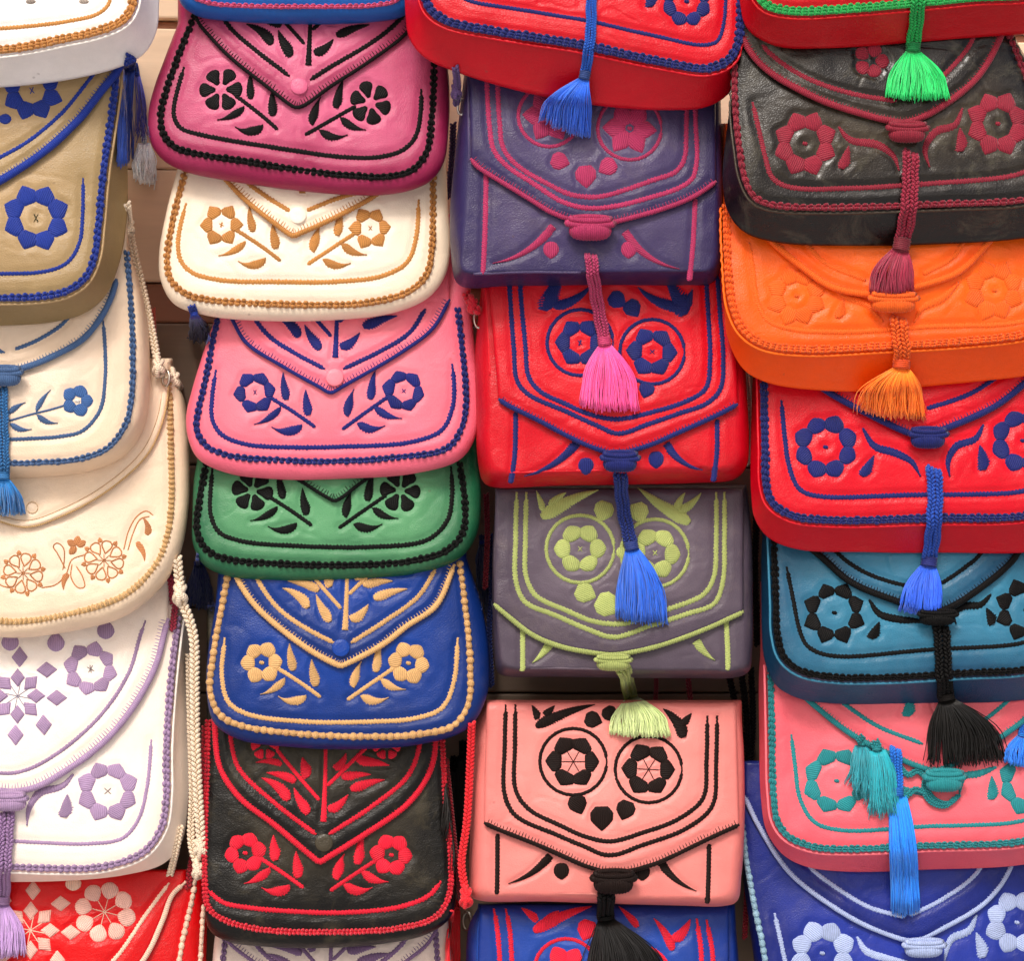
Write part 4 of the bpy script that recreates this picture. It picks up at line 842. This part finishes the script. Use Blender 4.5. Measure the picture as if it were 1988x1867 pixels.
def q5():
    Q5.tassel([(1668, 1432), (1674, 1440)], 18, ((1650, 1520), (1700, 1560)), tealT, thread('#1a8a98'), tealT, n=110, cl=8, wild=2.6, top=.8)
    Q5.tassel([(1698, 1440), (1702, 1450)], 20, ((1690, 1578), (1744, 1572)), tealT, thread('#1a9aa8'), tealT, n=150, cl=8, wild=2.4, top=.8)
    Q5.tassel([(1738, 1452), (1740, 1480), (1742, 1530)], 24, ((1731, 1770), (1788, 1766)), thread('#1c70d0'), thread('#1884e8'), thread('#1668c0'), n=230, sr=.00045, cl=16, top=.75)
    Q5.tassel([(1990, 1395), (1985, 1425)], 18, ((1948, 1480), (1992, 1492)), thread('#1c70d0'), thread('#2078e0'), thread('#1668c0'), n=90, cl=6)
    # a curl of teal cord lying round the toggle
    mb = MB(); pa = [(1803, 1500), (1794, 1520), (1796, 1545), (1812, 1562), (1836, 1566), (1852, 1552)]
    for of in (0, 8):
        pp = resample(catmull([(u + of, v - of * .7) for u, v in pa]), step=5); plait(mb, [tuple(Q5.I @ W(u, v, hitd(u, v) + .003)) for u, v in pp], 5 * Q5.px, 5 * Q5.px)
    for pa2 in ([(1800, 1512), (1780, 1498), (1764, 1506), (1752, 1496), (1740, 1478)], [(1796, 1540), (1776, 1534), (1760, 1546), (1750, 1536)], [(1700, 1450), (1716, 1462), (1730, 1470), (1744, 1488)]):
        pp = resample(catmull(pa2), step=5); plait(mb, [tuple(Q5.I @ W(u, v, hitd(u, v) + .003)) for u, v in pp], 6 * Q5.px, 5 * Q5.px)
    mb.out('cord', tealT, Q5.root)
LATE.append(q5)
whT = thread('#a4b4dc'); ltT = thread('#8fb4c8')
Q6 = tasselled('royal blue bag with silvery white embroidery at the bottom right', .068,
     [(1438, 1530), (1436, 1600), (1442, 1700), (1455, 1800), (1475, 1930), (1500, 2040), (1560, 2080), (1760, 2090), (2000, 2080), (2060, 2000), (2080, 1800), (2080, 1530)],
     [(1436, 1575), (1441, 1600), (1452, 1680), (1466, 1760), (1482, 1840), (1500, 1940), (1530, 2020), (1580, 2050), (1760, 2060), (1980, 2050), (2030, 1980), (2050, 1800), (2050, 1575)],
     [(1504, 1774), (1516, 1830), (1530, 1890), (1560, 2000), (1760, 2010), (1960, 1980)],
     [(1446, 1545), (1474, 1603), (1533, 1694), (1617, 1762), (1686, 1801), (1765, 1828), (1785, 1826), (1826, 1806), (1913, 1753), (1958, 1694), (1985, 1600)],
     [[(1540, 1640), (1575, 1687), (1617, 1721), (1686, 1763), (1756, 1782)], [(1765, 1779), (1826, 1749), (1895, 1697), (1925, 1640)]], [(1596, 1852), (1974, 1792)],
     [[(1662, 1820), (1680, 1848), (1720, 1862), (1760, 1868)], [(1895, 1777), (1880, 1808), (1845, 1826), (1833, 1867)]], [((1893, 1812), (1909, 1862), 24)], (1790, 1846, 74, 30), 1480,
     ('#26389c', '#14206c'), whT, 'bead', 13, 14.5, depth=.022, Rf=62, hole=.44, pn=8, pet='round', prof=2.2, mott=.3, rough=.36, tl=.01, br=5, lw=9, brd=ltT, wear=.06)

# ------------------------------------------------------------------ left column
tanT = thread('#c88a48')
S0 = tasselled('white leather bag with tan braid cut off by the top left corner', .190,
     [(-330, -60), (-325, 60), (-290, 140), (-150, 170), (0, 167), (139, 151), (237, 126), (283, 100), (304, 60), (309, 10), (306, -60)], [(-290, -60), (-280, 40), (-240, 80), (-150, 95), (0, 93), (111, 76), (195, 57), (240, 34), (256, 5), (260, -60)],
     [(-150, 55), (0, 54), (139, 40), (190, 26), (211, 5), (216, -40)], None, None, [], [], [], None, -300, ('#fffaf4', '#f8f2ee'), tanT, 'triple', 19, 12.5, depth=.030, group=GC1, uc=60, prof=2.5, mott=.06, lw=8)
for x, y in ((60, 3), (163, 2), (110, -10)): S0.petal(S0.root, x, y - 4, 0, 9, 1.57, 10, 'oval', thread('#9a8c82'))
navyT = thread('#122f8c')
S1 = tasselled('khaki bag with dark blue braid and big blue petalled flowers', .158,
     [(-440, 120), (-450, 400), (-400, 560), (-300, 620), (-100, 634), (0, 633), (100, 626), (165, 608), (205, 575), (232, 510), (246, 430), (248, 330), (246, 240), (238, 150), (236, 100)],
     [(-400, 120), (-410, 400), (-370, 510), (-280, 560), (-100, 576), (0, 576), (80, 573), (130, 562), (163, 540), (182, 500), (190, 440), (198, 350), (210, 260), (222, 170), (228, 100)],
     [(161, 345), (160, 418), (154, 470), (132, 508), (90, 526), (0, 531), (-150, 530), (-290, 510)],
     [(-450, 120), (-330, 290), (-150, 400), (-110, 405), (0, 351), (97, 285), (153, 229), (195, 174), (229, 130), (240, 105)],
     [[(-60, 340), (0, 306), (56, 274), (120, 219), (170, 155), (195, 120)]], [(70, 424), (-290, 424)], [], [], (-110, 410, 60, 30), 40,
     ('#b4966c', '#988058'), navyT, 'double', 16, 13, depth=.030, group=GC1, uc=0, Rf=63, hole=.46, pn=8, pet='pent', prof=2.8, mott=.25, wear=.08, br=8, tl=4, lw=8, centre='cross', cmat=thread('#50482c'))
S1.flower(62, 176, 57, 24, 8, navyT, 'pent', flap=True, rot=.3, centre='cross'); S1.petal(S1.root, -4, 232, 0, 26, 0, 10, 'oval', navyT, True)
def s1():
    S1.tassel([(253, 112), (251, 126)], 26, ((226, 318), (254, 312)), navyT, thread('#2450b4'), navyT, n=110, cl=10, d0=.165)
    S1.tassel([(262, 118), (266, 140)], 10, ((266, 262), (284, 268)), navyT, thread('#4848a8'), navyT, n=26, cl=8, wild=2)
    S1.tassel([(276, 255), (280, 268)], 12, ((262, 345), (300, 352)), thread('#cfe0e8'), thread('#f4fcff'), thread('#cfe0e8'), n=120, cl=10, wild=2.5, sr=.0006, top=1.0)
LATE.append(s1)
slateT = thread('#44618c')
S2 = tasselled('cream bag with slate blue embroidery and a small blue flower on a stem', .127,
     [(-230, 520), (-262, 700), (-240, 850), (-180, 905), (0, 928), (70, 928), (174, 916), (244, 884), (280, 830), (290, 760), (291, 690), (286, 620), (274, 560), (252, 490)],
     [(-215, 520), (-230, 700), (-205, 820), (-150, 880), (0, 897), (70, 897), (157, 889), (209, 868), (243, 822), (255, 765), (257, 690), (254, 600), (246, 490)],
     [(200, 622), (204, 680), (204, 730), (194, 795), (160, 836), (120, 847), (70, 851), (-40, 851), (-160, 830)],
     [(-190, 560), (-120, 650), (-20, 712), (14, 722), (30, 720), (87, 700), (157, 661), (192, 620), (215, 575), (225, 540)],
     [[(30, 680), (70, 664), (122, 630), (150, 590)], [(-130, 590), (-60, 660), (10, 686)]], [], [], [], (12, 738, 60, 32), 430,
     ('#f4dcc4', '#efd2b4'), slateT, 'double', 13, 12, depth=.022, group=GC1, uc=20, prof=2.2, mott=.12, br=6.5, tl=4, lw=8, wear=.05)
st = S2.line([(133, 785), (100, 796), (60, 806), (0, 823)], 4.5, slateT, name='stem')
for a, e, bd in (((101, 760), (70, 800), 3), ((113, 824), (70, 806), -5), ((49, 783), (18, 808), 3), ((60, 836), (20, 822), -5)): S2.leaf(st, a, e, 12, slateT, bend=bd, kind='leaf')
S2.flower(150, 778, 30, 8, 5, thread('#38609c'), 'round', centre='dot', cmat=thread('#e8e0d8'))
LATE.append(lambda: S2.tassel([(2, 752), (4, 830), (6, 915)], 26, ((-46, 1000), (48, 1000)), thread('#2f6ea8'), thread('#2a7cc0'), thread('#2f6ea8'), n=240, sr=.0005))
brnT = thread('#bd7c4c')
creamT = thread('#cfa872')
S3 = tasselled('plain cream bag with smooth flap and brown cut-out flower scroll', .104,
     [(-250, 760), (-268, 900), (-240, 1080), (-120, 1210), (0, 1238), (60, 1238), (157, 1223), (244, 1197), (314, 1140), (350, 1075), (366, 990), (368, 900), (364, 810), (356, 770), (336, 735)],
     [(-220, 760), (-235, 900), (-210, 1060), (-100, 1180), (0, 1205), (60, 1204), (139, 1191), (244, 1154), (306, 1090), (326, 1030), (332, 960), (331, 880), (329, 775), (326, 735)], None,
     [(-205, 760), (-190, 880), (-80, 980), (0, 1013), (52, 1024), (122, 1002), (209, 953), (285, 882), (315, 815), (325, 760), (326, 738)], [], [], [], [], None, 700,
     ('#f6dfc6', '#f1d6b8'), creamT, 'bar', 15, 9.6, depth=.014, group=GC1, uc=50, prof=2.2, mott=.10, br=2.2, teeth=False, wear=.04)
S3.line([(-180, 880), (-70, 970), (0, 1002), (52, 1012), (118, 991), (204, 943), (277, 874), (305, 810), (314, 760)], 1.8, thread('#c09a72'), True, jag=0, th=.0004, name='seam')
for cx, cy in ((45, 1114), (202, 1089)):
    fo = S3.flower(cx, cy, 41, 14, 8, brnT, 'oval', centre='star', cmat=brnT, wf=.0, only=[99])
    for i in range(8):
        a = i * math.pi / 4 + .2; ca, sa = math.cos(a), math.sin(a); mb = MB()
        S3.ribbon(mb, [(cx + ca * r - sa * o, cy + sa * r + ca * o) for r, o in ((13, 0), (30, -10), (37, -6), (38, 0), (37, 6), (30, 10), (13, 0))], 3.4, .0005, step=3, jag=.1); mb.out('petal', brnT, fo)
        a += math.pi / 8; S3.petal(fo, cx, cy, 35, 45, a, 5, 'point', brnT, th=.0006)
for pts in ([(80, 1142), (108, 1136), (128, 1116), (140, 1088), (166, 1078)], [(127, 1105), (112, 1076), (104, 1062), (112, 1056), (124, 1066), (125, 1090), (122, 1108)], [(140, 1096), (138, 1122), (152, 1142), (164, 1140), (160, 1120), (148, 1100)], [(240, 1068), (250, 1030), (266, 1002), (284, 992), (297, 1000)], [(248, 1070), (258, 1036), (272, 1008), (290, 1002)], [(-30, 1100), (0, 1136), (20, 1142)]): S3.line(pts, 3, brnT, jag=.05, th=.0005, name='scroll')
for a, e, wd, bd in (((278, 1004), (285, 1038), 14, -4), ((282, 1092), (264, 1056), 13, 5), ((125, 1148), (130, 1112), 13, -3)): S3.leaf(S3.root, a, e, wd, brnT, bend=bd, kind='drop', th=.0006, jag=.03)
for an in (-2.6, -1.4, -.5, 2.3): S3.petal(S3.root, 149, 1062, 2, 20, an, 7, 'round', brnT, th=.0006)
S3.circle(63, 987, 11, 2, thread('#d8b890'))
lavT = thread('#a488ac')
S4 = tasselled('white bag with lavender embroidery and a wide round flap', .086,
     [(-330, 1200), (-350, 1400), (-340, 1600), (-290, 1690), (-100, 1714), (0, 1714), (139, 1711), (244, 1700), (318, 1678), (352, 1638), (366, 1565), (370, 1426), (368, 1300), (366, 1235), (360, 1200)],
     [(-300, 1200), (-310, 1400), (-300, 1570), (-250, 1660), (-100, 1683), (0, 1683), (104, 1687), (200, 1683), (278, 1655), (312, 1608), (322, 1547), (322, 1460), (328, 1356), (340, 1240), (345, 1200)],
     [(293, 1436), (290, 1485), (284, 1535), (269, 1590), (238, 1628), (174, 1639), (80, 1637), (21, 1634), (-120, 1630)],
     [(-270, 1215), (-240, 1350), (-120, 1500), (0, 1536), (63, 1531), (139, 1490), (209, 1434), (264, 1364), (303, 1288), (318, 1228), (326, 1200)],
     [[(-220, 1220), (-190, 1330), (-90, 1470), (0, 1502), (52, 1496), (122, 1457), (195, 1391), (250, 1307), (272, 1235), (282, 1205)]], [(209, 1537), (-170, 1537)],
     [[(143, 1504), (122, 1527), (77, 1541), (57, 1570), (52, 1604)]], [((131, 1542), (125, 1588), 24)], (18, 1562, 66, 30), 1120,
     ('#fff4ea', '#fae8d8'), lavT, 'double', 15, 12.5, depth=.024, group=GC1, uc=20, Rf=58, hole=.5, pet='pent', prof=2.4, mott=.08, br=6.5, tl=8, lw=8, centre='cross', cmat=thread('#8a7a78'))
S4.flower(176, 1300, 51, 26, 8, lavT, 'pent', flap=True, rot=.2, centre='cross', cmat=thread('#8a7a78'))
def diamond(b, par, x, y, r, an, mat, flap=True): return b.patch([(x + r * k * math.cos(an + q), y + r * k * math.sin(an + q)) for q, k in ((0, 1.1), (math.pi / 2, .85), (math.pi, 1.1), (3 * math.pi / 2, .85))], mat, par, 'petal', .0012, flap, an + .8)
def starmotif(b, x, y, r1, r2, s1, s2, mat, cm, n=8):
    mb = MB()
    for i in range(n): a = math.pi * 2 * i / n + .2; b.ribbon(mb, [(x, y), (x + r1 * .75 * math.cos(a), y + r1 * .75 * math.sin(a))], 2.2, .0006, True, 3)
    fo = mb.out('flower', cm, b.root)
    for i in range(n):
        a = math.pi * 2 * i / n; diamond(b, fo, x + r1 * math.cos(a), y + r1 * math.sin(a), s1, a, mat)
        diamond(b, fo, x + r2 * math.cos(a + .05), y + r2 * math.sin(a + .05), s2, a + .75 * (i % 2), mat)
starmotif(S4, 35, 1353, 36, 76, 17, 19, lavT, thread('#9a90a0'))
for x, y in ((109, 1250), (205, 1225), (20, 1248)): S4.petal(S4.root, x, y - 20, 0, 36, 1.57, 17, 'oval', lavT, True)
LATE.append(lambda: S4.tassel([(14, 1578), (10, 1640), (6, 1700), (4, 1742)], 30, ((-50, 1858), (48, 1858)), thread('#9a78a4'), thread('#b08cc0'), thread('#9a78a4'), n=240, sr=.0005))
peachT = thread('#f2ccb4')
S5 = tasselled('red bag with peach stitched flowers at the bottom left corner', .062,
     [(-250, 1720), (-280, 1900), (-250, 2060), (-100, 2110), (100, 2115), (300, 2100), (380, 2050), (398, 1950), (401, 1850), (404, 1715)],
     [(-240, 1700), (-260, 1900), (-230, 2030), (-90, 2080), (100, 2085), (290, 2070), (335, 2010), (345, 1900), (350, 1850), (362, 1791), (375, 1735), (376, 1715)], None,
     [(-280, 1740), (-150, 1900), (0, 1985), (90, 2000), (180, 1960), (275, 1868), (313, 1791), (333, 1738), (360, 1712)], [[(-60, 1900), (80, 1950), (160, 1920), (226, 1860), (285, 1774), (328, 1715)]], [], [], [], None, 1690,
     ('#d80008', '#cc0008'), peachT, 'bead', 12, 14, depth=.016, group=GC1, uc=20, prof=2.2, mott=.08, br=6, lw=8, teeth=False)
S5.braid([(394, 1765), (391, 1820), (388, 1870)], 10, 14, peachT, 'bead')
S5.flower(203, 1772, 60, 26, 8, thread('#f0bcac'), 'oval', flap=True, rot=.25, centre='star', cmat=peachT, wf=1.0)
starmotif(S5, 60, 1808, 38, 78, 17, 18, thread('#eeb8a8'), peachT)
S5.petal(S5.root, 142, 1700, 0, 30, 1.57, 16, 'oval', peachT, True)

# ------------------------------------------------------------------ straps, rings, loose fringes
for q in ALL: q.quilt()
build_bvh()
for fn in LATE: fn()
def strap(b, pts, wpx, mat, knots=(), two=True, lift=0, ds=None, raw=None):
    p = resample(catmull(pts), step=5); mb = MB(); r = wpx / 2 * b.px
    h = [(hitd(u, v) + r * .7 + lift) for u, v in p]
    if ds: h = [max(hh, ds[0] + (ds[1] - ds[0]) * i / (len(p) - 1)) for i, hh in enumerate(h)]
    if raw: h = [raw] * len(h)
    for _ in range(50):
        for i in range(1, len(h) - 1): h[i] = max(h[i], (h[i - 1] + h[i + 1]) / 2)
    plait(mb, [tuple(b.I @ W(u, v, d)) for (u, v), d in zip(p, h)], r, r * (1.05 if two else 1.25), two=two)
    for (u, v, s) in knots:
        d = hitd(u, v) + r * 1.2 + (ds[0] if ds else 0) * 0
        d = max(d, min(h, key=lambda q: 0) if 0 else d); i = min(range(len(p)), key=lambda i: math.dist(p[i], (u, v))); d = max(d, h[i]); c = b.I @ W(u, v, d)
        for k in range(5):
            an = k * 1.3; ax = Vector((math.cos(an), 0, math.sin(an)))
            pa = [c + ax * math.cos(a) * s * .30 * b.px + Vector((0, -1, 0)) * math.sin(a) * s * .34 * b.px + Vector((0, 0, 1)) * (math.sin(a * 1 + k) * s * .2 * b.px + (k - 2) * s * .17 * b.px) for a in [i / 14 * 2 * math.pi for i in range(14)]]
            mb.add(*tube(pa, r * .62, 7, closed=True))
    return mb.out('strap', mat, b.root)
white_c = thread('#ecd8be', var=.3)
strap(S3, [(246, 395), (252, 450), (262, 500), (280, 575), (296, 650), (306, 705)], 16, white_c, [(251, 440, 24), (308, 712, 30)], ds=(.07, .10))
strap(S3, [(306, 710), (322, 728), (340, 740), (348, 752)], 16, white_c, [(338, 738, 30)])
S3.ring(322, 735, 16)
strap(S4, [(344, 1085), (348, 1130), (352, 1165), (366, 1200), (376, 1240), (378, 1330), (379, 1426), (383, 1520), (388, 1600), (391, 1650)], 19, white_c, [(350, 1152, 34)], ds=(.09, .075))
strap(S5, [(367, 1270), (370, 1400), (374, 1540), (372, 1640), (386, 1690)], 15, white_c, [(390, 1646, 36), (384, 1690, 26)], ds=(.06, .075))
strap(S5, [(330, 1700), (340, 1660), (350, 1610)], 14, white_c)
S5.ring(384, 1668, 22)
strap(S5, [(399, 1410), (396, 1520), (388, 1600), (372, 1680), (366, 1720)], 15, thread('#a01828'), ds=(.03, .04))
strap(S5, [(298, 600), (300, 660), (304, 700)], 9, thread('#b04838'), ds=(.05, .05))
strap(S3, [(336, 1170), (330, 1120), (340, 1160), (336, 1220)], 14, thread('#a8324a'), ds=(.03, .03))
red_c = thread('#e8202c')
strap(P5, [(916, 1405), (912, 1500), (906, 1600), (896, 1680), (905, 1735), (908, 1748)], 15, red_c, [(905, 1742, 32)], two=True, ds=(.085, .085))
strap(F, [(893, 1745), (888, 1700), (880, 1620), (874, 1560), (866, 1480)], 12, thread('#7c1020'), ds=(.05, .05))
def late2():
    P5.tassel([(886, 1748), (884, 1762)], 20, ((862, 1960), (892, 1955)), red_c, red_c, red_c, n=60, cl=8, sr=.0008, wild=1.8)
    F.tassel([(884, 1470), (882, 1485)], 18, ((862, 1600), (896, 1660)), blackT, thread('#16120f'), blackT, n=90, cl=8, wild=2.2, sr=.0005)
    F.tassel([(900, 1440), (900, 1460)], 18, ((880, 1680), (902, 1690)), blackT, thread('#16120f'), blackT, n=90, cl=8, wild=1.5, sr=.0005)
    A.tassel([(372, 594), (376, 606)], 16, ((366, 658), (404, 664)), navyT, thread('#20307c'), navyT, n=60, cl=8, wild=2.5, sr=.0006)
    Bq.tassel([(384, 1080), (386, 1090)], 20, ((368, 1175), (412, 1180)), thread('#1c2858'), thread('#1c2c66'), navyT, n=110, cl=8, wild=2, sr=.0005)
    Bq.tassel([(936, 1040), (937, 1050)], 14, ((922, 1130), (952, 1200)), thread('#1c2858'), thread('#182654'), navyT, n=60, cl=8, wild=2, sr=.0005)
Bq = P3; late2()
strap(P1, [(884, 130), (888, 165), (886, 200)], 14, thread('#5c4474'), [(886, 175, 26)], ds=(.16, .15))
P1.ring(896, 208, 16); P2.ring(930, 618, 20); P5.ring(907, 1790, 18)
strap(P2, [(905, 570), (915, 592), (926, 602)], 18, thread('#c8142c'), [(918, 592, 24)], ds=(.12, .13))
strap(P4, [(1272, 1290), (1274, 1330), (1270, 1390)], 10, thread('#7a2030'), raw=.03); strap(P4, [(1333, 1290), (1338, 1340), (1345, 1400)], 12, thread('#7a2030'), raw=.03)
for pts in ([(1415, 1310), (1428, 1370), (1440, 1440)], [(1440, 1310), (1450, 1400), (1452, 1500)], [(1462, 900), (1468, 1000), (1466, 1100), (1470, 1250)]): strap(Q5, pts, 14, thread('#100c0c'), raw=.03)
strap(P1, [(880, 240), (878, 300), (872, 380)], 14, thread('#3c2c5c'), raw=.09)
strap(E_, [(952, 1040), (956, 1130), (950, 1220), (954, 1330)], 13, thread('#1c2a66'), raw=.035)
strap(P3, [(944, 960), (946, 1040), (942, 1140)], 12, thread('#8c1c30'), raw=.05)
strap(Q5, [(1458, 1300), (1462, 1400), (1456, 1500), (1460, 1560)], 13, thread('#100c0c'), raw=.025)
strap(Q3, [(1450, 720), (1455, 800), (1452, 900)], 10, thread('#e8d8c8'), raw=.07)
strap(P4, [(1445, 1600), (1450, 1700), (1446, 1820)], 12, thread('#a02030'), raw=.02)
for m in bpy.data.meshes: m.update()
